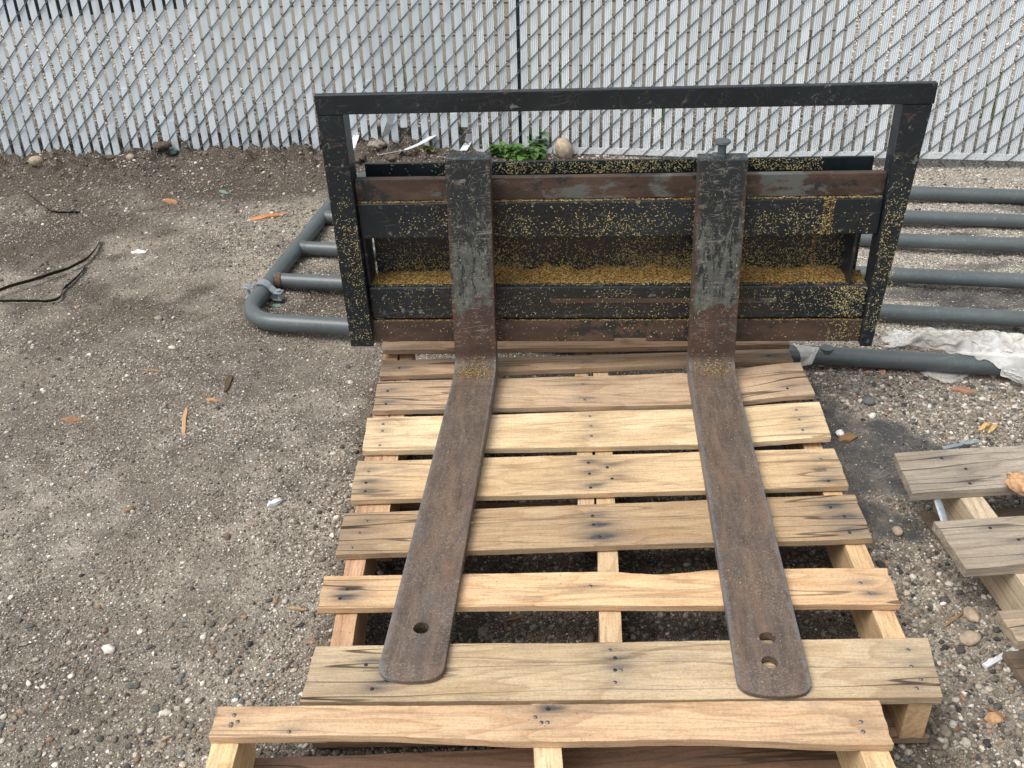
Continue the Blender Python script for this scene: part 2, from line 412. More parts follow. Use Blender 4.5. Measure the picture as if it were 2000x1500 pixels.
M = dict(
    ground=mat_ground(), stone=mat_stone(), wood=mat_wood(), greywood=mat_wood('weathered_wood', True),
    black=mat_black_paint('worn_black_paint', .655, .625, .45), blackb=mat_black_paint('scuffed_black_paint', .62, .615, .8),
    plate=mat_black_paint('dark_plate_paint', .76, .7, .15),
    rust=mat_rust_bar('rusted_bar', .56), rust2=mat_rust_bar('dark_rusted_bar', .62), fork=mat_fork(),
    slat_s=mat_slat('smooth_vinyl', (.64, .71, .76)), slat_r=mat_slat('ribbed_vinyl', (.70, .745, .775)),
    wire=mat_simple('dark_wire', (.115, .14, .145), .42, .3, .35, 60), tube=mat_tube(),
    pole=mat_simple('dark_pole', (.085, .105, .11), .5, .2), nail=mat_simple('nail_steel', (.22, .2, .18), .45, .6, .4, 300),
    nail_dark=mat_simple('rusted_nail', (.035, .03, .03), .7, .2, .4, 300),
    zinc=mat_simple('zinc_plate', (.45, .50, .53), .38, .75, .2, 60), strap=mat_simple('black_strap', (.006, .006, .007), .45, 0, .2, 50),
    leaf=mat_leaf('weed_leaf', (.075, .155, .035)), moss=mat_leaf('moss_leaf', (.13, .15, .04)), grass=mat_leaf('grass_blade', (.16, .26, .05)),
    plastic=mat_plastic(), wall=mat_blockwall(), darkwall=mat_simple('black_sheet', (.006, .007, .009), .6),
    red=mat_simple('red_paint', (.45, .02, .03), .5), rock=mat_simple('tan_rock', (.40, .32, .235), .8, 0, .35, 45, .5),
    knob=mat_simple('orange_tan_rock', (.50, .30, .16), .85, 0, .45, 60, .9), white=mat_simple('white_vinyl_scrap', (.68, .71, .74), .45, 0, .1, 40),
    paper=mat_simple('white_scrap', (.75, .75, .74), .7, 0, .12, 60), clod=mat_simple('soil_clod', (.10, .078, .058), .95, 0, .5, 70, 1.),
    conc=mat_simple('concrete_chunk', (.26, .22, .18), .9, 0, .4, 60, .8), seed=None, green=mat_simple('pale_green_scrap', (.16, .26, .22), .6),
)
def mat_seed():
    m = Mat('seed_husk', .75, spec=.2); m.col(m.attr('tint', 'Color')); return m.m
M['seed'] = mat_seed()

# ------------------------------------------------------------------ ground
FENCE_J = np.array([.04, 3.95]); FENCE_L = np.array([-2.12, 3.985]); FENCE_R = np.array([2.03, 3.60])
def fence_y(x):
    x = np.asarray(x, float)
    return np.where(x < FENCE_J[0], FENCE_J[1] + (FENCE_L[1] - FENCE_J[1]) * (x - FENCE_J[0]) / (FENCE_L[0] - FENCE_J[0]),
                    FENCE_J[1] + (FENCE_R[1] - FENCE_J[1]) * (x - FENCE_J[0]) / (FENCE_R[0] - FENCE_J[0]))
def hgt(x, y):
    x = np.asarray(x, float); y = np.asarray(y, float)
    h = (fbm(x * 1.3, y * 1.3, 3, 1) - .5) * .035 + (fbm(x * 9, y * 9, 4, 5) - .5) * .018
    inpal = sst(-.62, -.42, x) * (1 - sst(.75, .95, x)) * (1 - sst(2.3, 2.45, y))
    h = h * (1 - .75 * inpal) - .010 * inpal
    d = y - fence_y(x)
    left = 1 - sst(-.55, .15, x)
    h = h + left * .052 * sst(-.42, -.06, d) + (1 - left) * .006 * sst(-.3, 0, d)
    lump = sst(-.30, -.08, d) * (1 - sst(.1, .3, d)) * left
    h = h + lump * (np.maximum(fbm(x * 22, y * 22, 5, 9) - .45, 0) * .17)
    h = h - .045 * sst(.3, 1.1, x) * sst(-.5, -.1, d)
    return h
def dark_at(x, y):
    a = (x - .78) / .27; b = (y - 1.84) / .21
    r = np.sqrt(a * a + b * b) + (fbm(x * 7, y * 7, 5, 21) - .5) * 2.6
    d1 = 1 - sst(.75, 1.1, r)
    # dark damp strips below the gate
    r2 = (fbm(x * 2.5, y * 9, 4, 33)) ; d2 = sst(.52, .62, r2) * sst(.9, 1.2, x) * sst(2.2, 2.4, y) * (1 - sst(3.1, 3.3, y)) * .85
    return np.maximum(d1, d2)
def bright_at(x, y):
    return sst(.5, 1.0, x) * sst(2.15, 2.5, y) * (1 - .85 * dark_at(x, y)) + .7 * sst(3.0, 3.6, y) * (1 - sst(4.05, 4.3, y)) * sst(.35, .6, x) + 1.0 * sst(4.1, 4.3, y)
def brown_shade_at(x, y):
    und = sst(-.42, -.34, x) * (1 - sst(.66, .74, x)) * (1 - sst(2.15, 2.3, y)) * .9  # paints the shade beneath the pallets into the soil colour
    f = fbm(x * 2.2, y * 2.2, 4, 41)
    a = sst(-.1, -.5, x - .25) * sst(2.3, 3.0, y) * (1 - sst(4.1, 4.3, y)) * .75 * sst(.3, .55, f)
    b = sst(.42, .62, f + .5 * (fbm(x * 11, y * 11, 3, 47) - .5)) * .5 * (x < .5)
    c = 1.2 * sst(3.5, 3.8, y) * (1 - sst(3.98, 4.15, y)) * (1 - sst(.35, .6, x))
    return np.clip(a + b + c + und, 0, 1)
def axis(lo, hi, step, far, grow=1.35):
    a = list(np.arange(lo, hi, step)); s = step; x = a[-1]
    while x < far: s *= grow; x += s; a.append(x)
    s = step; x = a[0]; pre = []
    while x > -far: s *= grow; x -= s; pre.append(x)
    return np.array(pre[::-1] + a)
gx = axis(-2.6, 2.5, .0125, 260); gy = axis(.55, 5.2, .0125, 260)
GX, GY = np.meshgrid(gx, gy, indexing='ij'); GZ = hgt(GX, GY)
GZ = GZ * np.clip(1 - np.maximum(np.hypot(GX, GY - 2) - 8, 0) / 6, 0, 1)
nx, ny = GX.shape; idx = np.arange(nx * ny).reshape(nx, ny)
quads = np.stack([idx[:-1, :-1], idx[1:, :-1], idx[1:, 1:], idx[:-1, 1:]], -1).reshape(-1, 4)
x_, y_ = GX.ravel(), GY.ravel()
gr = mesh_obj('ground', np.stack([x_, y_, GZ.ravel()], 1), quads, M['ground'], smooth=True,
              attrs=dict(dark=dark_at(x_, y_), bright=np.clip(bright_at(x_, y_), 0, 1), brown=brown_shade_at(x_, y_)))
tag(gr, kind='structure')

# pebbles
def ico(sub):
    bm = bmesh.new(); bmesh.ops.create_icosphere(bm, subdivisions=sub, radius=1.)
    bm.verts.index_update()
    V = np.array([v.co[:] for v in bm.verts]); Fa = np.array([[v.index for v in f.verts] for f in bm.faces]); bm.free(); return V, Fa
PAL = np.array([(.045, .048, .052), (.09, .09, .088), (.15, .14, .125), (.215, .192, .16), (.29, .262, .222), (.13, .155, .165), (.30, .21, .15), (.24, .16, .12), (.42, .39, .35), (.58, .56, .52), (.72, .71, .68)])
def pebble_sheet(name, label, n, rmin, rmax, sub, power, pw, dens, flat=(.45, .8), lift=.15, yr=(.62, 4.7)):
    V0, F0 = ico(sub); nv = len(V0)
    xs = []; got = 0
    while got < n:
        m_ = n * 3; Y = rng.uniform(*yr, m_); hw = .62 * Y * 1.0 + .35; X = rng.uniform(-1, 1, m_) * (3.0 if yr[1] < 5 else 4.0)
        keep = (np.abs(X) < hw) & (rng.random(m_) < dens(X, Y)); xs.append(np.stack([X[keep], Y[keep]], 1)); got += keep.sum()
    P = np.concatenate(xs)[:n]
    r = rmin + (rmax - rmin) * rng.random(n) ** power
    r = r * (1 - .5 * dark_at(P[:, 0], P[:, 1]))
    sx = r * rng.uniform(.8, 1.35, n); sy = r * rng.uniform(.7, 1.1, n); sz = r * rng.uniform(*flat, n)
    a = rng.uniform(0, 2 * np.pi, n); tl = rng.normal(0, .25, n)
    jit = 1 + rng.normal(0, .13, (n, nv, 1)) if sub > 1 else 1 + rng.normal(0, .2, (n, nv, 1))
    L = V0[None] * jit * np.stack([sx, sy, sz], 1)[:, None, :]
    y2 = L[..., 1] * np.cos(tl)[:, None] - L[..., 2] * np.sin(tl)[:, None]; z2 = L[..., 1] * np.sin(tl)[:, None] + L[..., 2] * np.cos(tl)[:, None]
    ca, sa = np.cos(a)[:, None], np.sin(a)[:, None]
    X = L[..., 0] * ca - y2 * sa + P[:, 0][:, None]; Yv = L[..., 0] * sa + y2 * ca + P[:, 1][:, None]
    Z = z2 + (hgt(P[:, 0], P[:, 1]) + sz * lift)[:, None]
    VV = np.stack([X, Yv, Z], -1).reshape(-1, 3)
    FF = (F0[None] + (np.arange(n) * nv)[:, None, None]).reshape(-1, 3)
    br = np.clip(bright_at(P[:, 0], P[:, 1]), 0, 1); dk = dark_at(P[:, 0], P[:, 1]); bw = brown_shade_at(P[:, 0], P[:, 1])
    w0 = np.array(pw)[None] * np.where(np.arange(11)[None] >= 8, 1 + 2.2 * br[:, None], 1 - .3 * br[:, None])
    w0 = w0 / w0.sum(1, keepdims=True); cs = np.cumsum(w0, 1); k = (rng.random(n)[:, None] > cs).sum(1).clip(0, 10)
    c = PAL[k] * rng.uniform(.75, 1.2, (n, 1)) * np.array([1.05, 1., .93])
    c = c * (1 - .45 * (dk * (rng.random(n) < .8)))[:, None]
    pal_shade = sst(-.42, -.34, P[:, 0]) * (1 - sst(.66, .74, P[:, 0])) * (1 - sst(2.15, 2.3, P[:, 1])); c = c * (1 - .42 * pal_shade[:, None])  # pebble colours darkened under the pallets, shade painted in
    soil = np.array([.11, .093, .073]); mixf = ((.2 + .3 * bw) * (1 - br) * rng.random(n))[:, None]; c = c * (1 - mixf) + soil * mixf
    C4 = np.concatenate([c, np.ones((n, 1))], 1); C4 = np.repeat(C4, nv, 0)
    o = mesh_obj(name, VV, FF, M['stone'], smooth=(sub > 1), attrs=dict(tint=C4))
    tag(o, label, 'gravel', kind='stuff'); return o
def dens_fine(x, y):
    f = fbm(x * 3, y * 3, 4, 61); s = .25 + .75 * sst(.4, .62, f)
    right = sst(.2, .9, x); und = sst(-.5, -.35, x) * (1 - sst(.8, .9, x)) * (y < 2.2)
    return np.clip(s * .8 + .5 * right + .5 * und + .3 * (y < 1.35), 0, 1) * (1 - .55 * dark_at(x, y)) * (.45 + .55 * (y < 4.2)) * (1 - .35 * brown_shade_at(x, y)) * (.5 + .5 * sst(.62, .45, fbm(x * 1.7, y * 1.7, 4, 131)))
def dens_big(x, y):
    f = fbm(x * 2.4, y * 2.4, 4, 71)
    right = sst(.55, .85, x) * (1 - sst(2.0, 2.3, y)); und = sst(-.45, -.3, x) * (1 - sst(.8, .9, x)) * (y < 2.0)
    nearl = (1 - sst(.9, 1.6, y)) * .6
    return np.clip(.04 + .4 * sst(.52, .68, f) * (1 - .6 * (x < 0) * (y > 1.7)) + right + und + nearl + .2 * sst(3.0, 3.6, y), 0, 1) * (1 - .75 * dark_at(x, y))
wt = [.9, 1.3, 2.2, 2.6, 2.3, .8, .6, .6, 1.9, 1.4, .8]
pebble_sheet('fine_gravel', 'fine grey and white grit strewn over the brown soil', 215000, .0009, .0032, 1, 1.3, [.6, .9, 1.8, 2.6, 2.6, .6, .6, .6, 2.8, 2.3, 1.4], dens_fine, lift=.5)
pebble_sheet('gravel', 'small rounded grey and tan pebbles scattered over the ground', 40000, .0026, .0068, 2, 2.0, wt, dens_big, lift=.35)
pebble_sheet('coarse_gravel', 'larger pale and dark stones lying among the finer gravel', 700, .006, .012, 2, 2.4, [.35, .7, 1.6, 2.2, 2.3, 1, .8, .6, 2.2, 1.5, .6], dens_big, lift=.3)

pebble_sheet('distant_gravel', 'pale gravel behind the fence seen through its slats', 26000, .004, .010, 1, 1.2, [.5, .7, 1, 1.5, 2, .8, .8, .5, 3, 3, 2.5], lambda x, y: .5 + .5 * (np.abs(x) > 1.3), lift=.5, yr=(4.15, 6.6))
def litter(name, label, n, dens, lr, wr, cols, cat):
    xs = []; got = 0
    while got < n:
        Y = rng.uniform(.65, 4.3, n * 3); X = rng.uniform(-2.4, 2.4, n * 3); k = (np.abs(X) < .62 * Y + .35) & (rng.random(n * 3) < dens(X, Y)); xs.append(np.stack([X[k], Y[k]], 1)); got += k.sum()
    P = np.concatenate(xs)[:n]; L = rng.uniform(*lr, n) ; W = rng.uniform(*wr, n); a = rng.uniform(0, 2 * np.pi, n); tl = rng.normal(0, .18, n); cv = rng.normal(0, .25, n)
    t = np.array([-1, -.3, .3, 1.]); V = np.zeros((n, 8, 3))
    for i, tt in enumerate(t):
        for j, sg in enumerate((-1, 1)):
            u = tt * L; v = sg * W * (1 - .6 * abs(tt)) + cv * L * tt * tt * .6
            V[:, i * 2 + j, 0] = P[:, 0] + u * np.cos(a) - v * np.sin(a); V[:, i * 2 + j, 1] = P[:, 1] + u * np.sin(a) + v * np.cos(a)
            V[:, i * 2 + j, 2] = hgt(P[:, 0], P[:, 1]) + .0028 + W * .5 * (j) + tl * u * .5
    F = np.array([(0, 2, 3, 1), (2, 4, 5, 3), (4, 6, 7, 5)])
    c = np.array(cols)[rng.integers(0, len(cols), n)] * rng.uniform(.7, 1.15, (n, 1))
    o = mesh_obj(name, V.reshape(-1, 3), (F[None] + (np.arange(n) * 8)[:, None, None]).reshape(-1, 4), M['stone'], attrs=dict(tint=np.repeat(np.concatenate([c, np.ones((n, 1))], 1), 8, 0)))
    tag(o, label, cat, kind='stuff')
litter('straw_litter', 'fine straw and bark fibres scattered on the soil', 5200, lambda x, y: .25 + .75 * sst(.45, .6, fbm(x * 3, y * 3, 3, 141)), (.003, .013), (.0003, .0009), [(.34, .27, .18), (.22, .15, .09), (.42, .36, .26), (.12, .085, .06)], 'litter')
litter('husk_litter', 'pale husk flakes strewn between the gate rails', 22000, lambda x, y: np.clip(bright_at(x, y), 0, 1) * (1 - .7 * dark_at(x, y)) * (y < 4.0) * (.15 + .85 * sst(.4, .58, fbm(x * 4, y * 9, 4, 151))), (.0016, .0042), (.0008, .0016), [(.62, .58, .48), (.72, .70, .62), (.5, .43, .32)], 'litter')

# ------------------------------------------------------------------ fence
S_ = .0415; LEAN = math.tan(math.radians(5))
dirL = (FENCE_L - FENCE_J) / np.linalg.norm(FENCE_L - FENCE_J); dirR = (FENCE_R - FENCE_J) / np.linalg.norm(FENCE_R - FENCE_J)
def fpos(t, yo, z):
    """t metres along the fence, yo metres behind its middle, z up"""
    t = np.asarray(t, float); yo = np.asarray(yo, float); z = np.asarray(z, float)
    d = np.where(t[..., None] < 0, -dirL, dirR); p = FENCE_J + d * t[..., None]
    nrm = np.stack([-d[..., 1], d[..., 0]], -1)
    p = p + nrm * (yo + z * LEAN + .012 * np.sin(t * 2.1) * z)[..., None]
    return np.stack([p[..., 0], p[..., 1], z + 0 * t], -1)
fence = empty('chain_link_fence', (FENCE_J[0], FENCE_J[1], 0))
tag(fence, 'tall chain link fence woven with pale blue-grey privacy slats behind the gate panel', 'fence')
fence_off = np.array([FENCE_J[0], FENCE_J[1], 0])
C0, C1, ZT = -84, 78, 1.80
def wire_paths():
    P = []
    nseg = int((ZT + .05) / S_)
    for c in range(C0, C1):
        zs = []; xs = []; ys = []
        for k in range(nseg):
            z = -.045 + k * S_; up = (k + c) % 2 == 0
            e = .10
            if up:   # going right, in front of the slat
                xs += [c - .04, c + e, c + 1 - e]; zs += [z, z + e * S_, z + (1 - e) * S_]; ys += [.0, -.0065, -.0065]
            else:    # going left, behind it
                xs += [c + 1.04, c + 1 - e, c + e]; zs += [z, z + e * S_, z + (1 - e) * S_]; ys += [.0, .0065, .0065]
        ph = .008 * math.sin(c * 1.7) + .008 * math.sin(c * .37)
        P.append(fpos(np.array(xs) * S_, np.array(ys), np.array(zs) + ph * .3))
    return np.array(P)
WP = wire_paths(); nW, nP, _ = WP.shape
d = np.gradient(WP, axis=1); d /= np.linalg.norm(d, axis=2, keepdims=True)
a = np.cross(d, np.array([0, 1., 0])); a /= np.linalg.norm(a, axis=2, keepdims=True); b = np.cross(a, d)
ns = 5; ang = 2 * np.pi * np.arange(ns) / ns
WV = WP[:, :, None, :] + .00215 * (a[:, :, None, :] * np.cos(ang)[:, None] + b[:, :, None, :] * np.sin(ang)[:, None])
ii = np.arange(nW * nP * ns).reshape(nW, nP, ns); jj = np.roll(ii, -1, 2)
WF = np.stack([ii[:, :-1], ii[:, 1:], jj[:, 1:], jj[:, :-1]], -1).reshape(-1, 4)
mesh_obj('wire_mesh', WV.reshape(-1, 3) - fence_off, WF, M['wire'], fence, smooth=True)
def slat_mesh(name, cols, ribbed, mat, label):
    mb = MB(); zn = 14
    for c in cols:
        if c in BROKEN: pass
        wd = S_ * (.70 + rng.normal(0, .012)); cc = (c + .5) * S_ + rng.normal(0, .0006)
        zb = (.03 + rng.normal(0, .008) if c < -14 else .012 + rng.normal(0, .010)) if not ribbed else .018
        if c in BROKEN: zb = .11 + .05 * random.random()
        zt = ZT - .03 + rng.normal(0, .003)
        tw = rng.normal(0, .0012); tl = rng.normal(0, .0012)
        prof = []
        if ribbed:
            k = 9
            for i in range(k):
                u = i / (k - 1) - .5; prof.append((u * wd, -.0012 - (.0028 if i % 2 == 0 else 0)))
            prof += [(wd / 2, .0015), (-wd / 2, .0015)]
        else:
            for u, v in ((-.5, -.0005), (-.46, -.0022), (0, -.0026), (.46, -.0022), (.5, -.0005), (.46, .0014), (-.46, .0014)): prof.append((u * wd, v))
        parts = [(zb, zt, 0, 0)]
        if not ribbed and c not in BROKEN and rng.random() < .16:
            zc = .16 + .2 * rng.random(); parts = [(zb, zc, -.0022, rng.normal(0, .0025)), (zc - .01, zt, .0008, 0)]
        for (z0, z1, yo, sh) in parts:
            zz = np.linspace(z0, z1, zn); V = []
            for z in zz:
                for (u, v) in prof:
                    V.append(fpos(np.array(cc + u + sh + tl * (z - z0)), np.array(v + yo + tw * math.sin(z * 9) + u * tw * 30), np.array(z)) - fence_off)
            n = len(prof)
            Fa = [(i * n + k, i * n + (k + 1) % n, (i + 1) * n + (k + 1) % n, (i + 1) * n + k) for i in range(zn - 1) for k in range(n)]
            Fa += [tuple(range(n))[::-1], tuple((zn - 1) * n + k for k in range(n))]
            mb.add(V, Fa)
    o = mb.build(name, mat, fence); o['label'] = label; return o
BROKEN = {-11, -5}
slat_mesh('slat_panel', range(C0, -4), False, M['slat_s'], 'smooth flat pale slats of the left-hand half')
slat_mesh('slat_panel', range(-4, C1), True, M['slat_r'], 'ribbed white slats of the right-hand half')
# bottom channel, rails, posts
mb = MB()
for t0, t1 in ((-4 * S_, 4.2 * S_), (4.3 * S_, 3.2)):
    n = 20; V = []
    for t in np.linspace(t0, t1, n):
        for yo, z in ((-.0045, 0), (-.0045, .024), (.0045, .024), (.0045, 0)):
            V.append(fpos(np.array(t), np.array(yo), np.array(z + .004 * math.sin(t * 5))) - fence_off)
    mb.add(V, [(i * 4 + k, (i + 1) * 4 + k, (i + 1) * 4 + (k + 1) % 4, i * 4 + (k + 1) % 4) for i in range(n - 1) for k in range(4)] + [(0, 1, 2, 3), tuple((n - 1) * 4 + k for k in (3, 2, 1, 0))])
mb.build('bottom_channel', M['slat_r'], fence)
for t in (-3.1, .0415, 3.05):
    mb = MB(); rr = .026 if abs(t) > 1 else .0125
    mb.tube([fpos(np.array(t), np.array(.036), np.array(z)) - fence_off for z in (-.1, .9, 1.86)], rr, 16)
    mb.build('post', M['pole'], fence, smooth=True)
mb = MB(); mb.tube([fpos(np.array(t), np.array(.03), np.array(1.82)) - fence_off for t in (-3.45, -1.5, 0, 1.5, 3.25)], .02, 12)
mb.build('top_rail', M['pole'], fence, smooth=True)

# things behind the fence
def wall_between(name, p, q, th, z0, z1, mat):
    p = np.array(p); q = np.array(q); L = np.linalg.norm(q - p); a = math.atan2(q[1] - p[1], q[0] - p[0])
    o = MB().box(0, L, 0, th, z0, z1, b=.006).build(name, mat); o.location = (p[0], p[1], 0); o.rotation_euler = (0, 0, a); return o
tag(wall_between('block_wall', (-1.47, 4.98), (1.62, 4.56), .2, -.1, 1.0, M['wall']), 'low cream block wall glimpsed through the slats behind the fence', 'wall')
tag(wall_between('black_wall', (-5.2, 6.6), (-2.15, 7.0), .3, -.1, 1.3, M['darkwall']), 'black surface seen as dark stripes through the slats at the upper left', 'wall')
o = MB().box(-.085, .085, 0, .012, 0, .035, b=.003).build('red_panel', M['red']); o.location = (1.24, 4.585, .455); o.rotation_euler = (0, 0, -.135)
tag(o, 'small red panel fixed on the cream wall beyond the fence', 'panel')
def tuft(name, x, y, n, h, sp, mat, label, cat):
    mb = MB()
    for i in range(n):
        a = rng.uniform(0, 6.28); hh = h * rng.uniform(.5, 1.); ln = rng.uniform(.1, .5) * hh; wd = rng.uniform(.002, .0045)
        bx, by = rng.normal(0, sp, 2); pts = []
        for k in range(5):
            t = k / 4; pts.append((bx + math.cos(a) * ln * t * t, by + math.sin(a) * ln * t * t, hh * t - .01, wd * (1 - t * .9)))
        px, py = -math.sin(a), math.cos(a)
        V = []
        for (X, Y, Z, W) in pts: V += [(X - px * W, Y - py * W, Z), (X + px * W, Y + py * W, Z)]
        mb.add(V, [(2 * k, 2 * k + 1, 2 * k + 3, 2 * k + 2) for k in range(4)])
    o = mb.build(name, mat); o.location = (x, y, float(hgt(x, y))); tag(o, label, cat); return o
for (px_, yy, h_, lab) in ((795, 4.45, .36, 'tall grass tuft behind the fence above the left end of the carriage'), (900, 4.35, .25, 'short grass tuft behind the fence left of its dark pole'), (1122, 4.5, .42, 'tall grass tuft behind the fence right of its dark pole'), (1290, 4.4, .22, 'low grass tuft behind the ribbed slats above the middle of the top bar'), (1940, 4.2, .30, 'green grass tuft behind the ribbed slats near the upper right corner')):
    X = (px_ - 1000) / 1900 * (yy * 1.05)
    tuft('grass_tuft', X, yy, 34, h_, .045, M['grass'], lab, 'grass tuft')

# ------------------------------------------------------------------ boards
def board(name, parent, corners, th, mat, tint, nails=(), stain=0.6, weather=.3, crack=.6, wav=.0025, warp=0., bow=0., label=None, off=None, lift=(0, 0, 0, 0), nailmat=None, wane=None, nu=110, tip=None):
    """corners: TL TR BR BL world points of the top face"""
    TL, TR, BR, BL = [np.array(c, float) for c in corners]
    nv = 15
    u = np.linspace(0, 1, nu); v = np.linspace(0, 1, nv); U, Vv = np.meshgrid(u, v, indexing='ij')
    Ln = np.linalg.norm(TR - TL); Wd = np.linalg.norm(TL - BL)
    sd = rng.integers(1, 200)
    # wavy long edges
    e0 = (fbm(u * Ln * 4, u * 0 + 3.3, 3, sd) - .5) * 2 * wav / Wd + (fbm(u * Ln * 60, u * 0 + 1.3, 2, sd) - .5) * .0014 / Wd
    e1 = (fbm(u * Ln * 4, u * 0 + 7.7, 3, sd + 5) - .5) * 2 * wav / Wd + (fbm(u * Ln * 60, u * 0 + 4.3, 2, sd) - .5) * .0014 / Wd
    if wane is not None:
        for (uc, uw, amt, side) in wane:
            g = np.exp(-((u - uc) / uw) ** 2) * amt / Wd
            if side > 0: e1 = e1 - g
            else: e0 = e0 + g
    V2 = e0[:, None] * (1 - Vv) + (1 + e1[:, None]) * Vv      # v: 0 front(BL) .. 1 back(TL)
    en = (fbm(v * 5, v * 0 + 2, 3, sd) - .5) * .006 / Ln
    U2 = U + en[None] * (1 - U) - en[None, ::-1] * U
    Pt = (BL[None, None] * (1 - U2[..., None]) + BR * U2[..., None]) * (1 - V2[..., None]) + (TL * (1 - U2[..., None]) + TR * U2[..., None]) * V2[..., None]
    Zw = (fbm(U * Ln * 5, Vv * 2, 3, sd + 9) - .5) * .003 + warp * (Vv - .5) ** 2 * 4 + bow * (2 * U - 1) ** 2
    if tip: Zw = Zw + tip * sst(.76, 1., U)
    Pt[..., 2] += Zw
    bot = Pt.copy(); bot[..., 2] -= th
    sw = 1  # side ring
    C = (TL + TR + BL + BR) / 4; C = C.copy()
    org = np.array(C) if off is None else np.array(off)
    idt = np.arange(nu * nv).reshape(nu, nv); idb = idt + nu * nv
    Fa = []
    for A, flip in ((idt, False), (idb, True)):
        q = np.stack([A[:-1, :-1], A[1:, :-1], A[1:, 1:], A[:-1, 1:]], -1).reshape(-1, 4)
        Fa.append(q[:, ::-1] if flip else q)
    def side(tp, bt): return np.stack([tp[:-1], bt[:-1], bt[1:], tp[1:]], -1)
    # separate verts for the sides so that the end grain has its own coordinates
    rings = [(idt[:, 0], idb[:, 0]), (idt[::-1, -1], idb[::-1, -1]), (idt[0, ::-1], idb[0, ::-1]), (idt[-1, :], idb[-1, :])]
    VV = np.concatenate([Pt.reshape(-1, 3), bot.reshape(-1, 3)]); gr = np.stack([U2 * Ln, V2 * Wd, 0 * U2], -1).reshape(-1, 3)
    gr = np.concatenate([gr, gr + np.array([0, 0, -th])])
    st = np.zeros(nu * nv); X = (U * Ln).ravel(); Y = (Vv * Wd).ravel()
    for (nu_, nv_, s_) in nails:
        st = np.maximum(st, s_ * np.exp(-(((X - nu_ * Ln) / .030) ** 2 + ((Y - nv_ * Wd) / .0085) ** 2)))
        st = np.maximum(st, .4 * s_ * np.exp(-(((X - nu_ * Ln) / .055) ** 2 + ((Y - nv_ * Wd) / .02) ** 2)))
    st = st * stain
    we = np.maximum(1 - X / .19, 1 - (Ln - X) / .19).clip(0, 1) * 1.15
    we = np.maximum(we * 1.2, .3) * weather
    ck = (.35 + .65 * np.maximum(1 - X / .3, 1 - (Ln - X) / .3).clip(0, 1)) * crack
    ext = lambda a, f=1.: np.concatenate([a, a * f])
    st, we, ck = ext(st), ext(we), ext(ck)
    n0 = len(VV); extraV = []; extraG = []; ei = []
    for (tp, bt) in rings:
        k = len(tp); Q = n0 + sum(len(e) for e in extraV)
        extraV.append(np.concatenate([VV[tp], VV[bt]])); g2 = np.concatenate([gr[tp], gr[bt]]); g2[:, 1] += g2[:, 2] ; g2[:k, 2] += 0
        extraG.append(g2); ei += [tp, bt]
        a_ = np.arange(Q, Q + k); b_ = a_ + k
        Fa.append(side(a_, b_))
    ei = np.concatenate(ei)
    VV = np.concatenate([VV] + extraV); gr = np.concatenate([gr] + extraG)
    st = np.concatenate([st, st[ei] * .6]); we = np.concatenate([we, we[ei] * .9 + .15]); ck = np.concatenate([ck, ck[ei] * .3])
    Fa = np.concatenate(Fa); midx = [0] * len(Fa)
    # nails
    Fl = Fa
    NV = []; NF = []; NM = []
    base = len(VV)
    for (nu_, nv_, s_) in nails:
        i = min(int(nu_ * (nu - 1)), nu - 1); j = min(int(nv_ * (nv - 1)), nv - 1)
        c = Pt[i, j] + np.array([0, 0, .0003]); r = .0034; k = 8
        ring = [c + np.array([r * math.cos(t), r * math.sin(t), .0006 * (q)]) * (1 if q == 0 else 1) for q in (0, 1) for t in np.arange(k) * 2 * math.pi / k]
        b0 = base + len(NV); NV += [x for x in ring]
        NF += [(b0 + q, b0 + (q + 1) % k, b0 + k + (q + 1) % k, b0 + k + q) for q in range(k)] + [(b0 + k, b0 + k + 1, b0 + k + 2, b0 + k + 3), (b0 + k, b0 + k + 3, b0 + k + 4, b0 + k + 7), (b0 + k + 4, b0 + k + 5, b0 + k + 6, b0 + k + 7)]
        NM += [1 if s_ < .8 else 2] * (k + 3)
    if NV:
        VV = np.concatenate([VV, np.array(NV)]); z = np.zeros(len(NV)); st = np.concatenate([st, z]); we = np.concatenate([we, z]); ck = np.concatenate([ck, z]); gr = np.concatenate([gr, np.zeros((len(NV), 3))])
        Fa = np.concatenate([Fa, np.array(NF)]); midx += NM
    o = mesh_obj(name, VV - org, Fa, [mat, nailmat or M['nail'], M['nail_dark']], parent, midx=midx, attrs=dict(grain=gr, stain=st, weather=we, crack=ck))
    if parent is not None: o.location = org - np.array(parent.location)
    else: o.location = org
    o.color = (*tint, 1)
    if label: o['label'] = label
    return o

def beam(name, parent, p, q, w_, z0, z1, mat, tint, label=None, **k):
    p = np.array(p, float); q = np.array(q, float); d = (q - p) / np.linalg.norm(q - p); n = np.array([-d[1], d[0]])
    a = [np.append(p + n * w_ / 2, z1), np.append(q + n * w_ / 2, z1), np.append(q - n * w_ / 2, z1), np.append(p - n * w_ / 2, z1)]
    return board(name, parent, a, z1 - z0, mat, tint, wav=.001, stain=0, weather=k.pop('weather', .15), crack=k.pop('crack', .2), label=label, nu=60, **k)

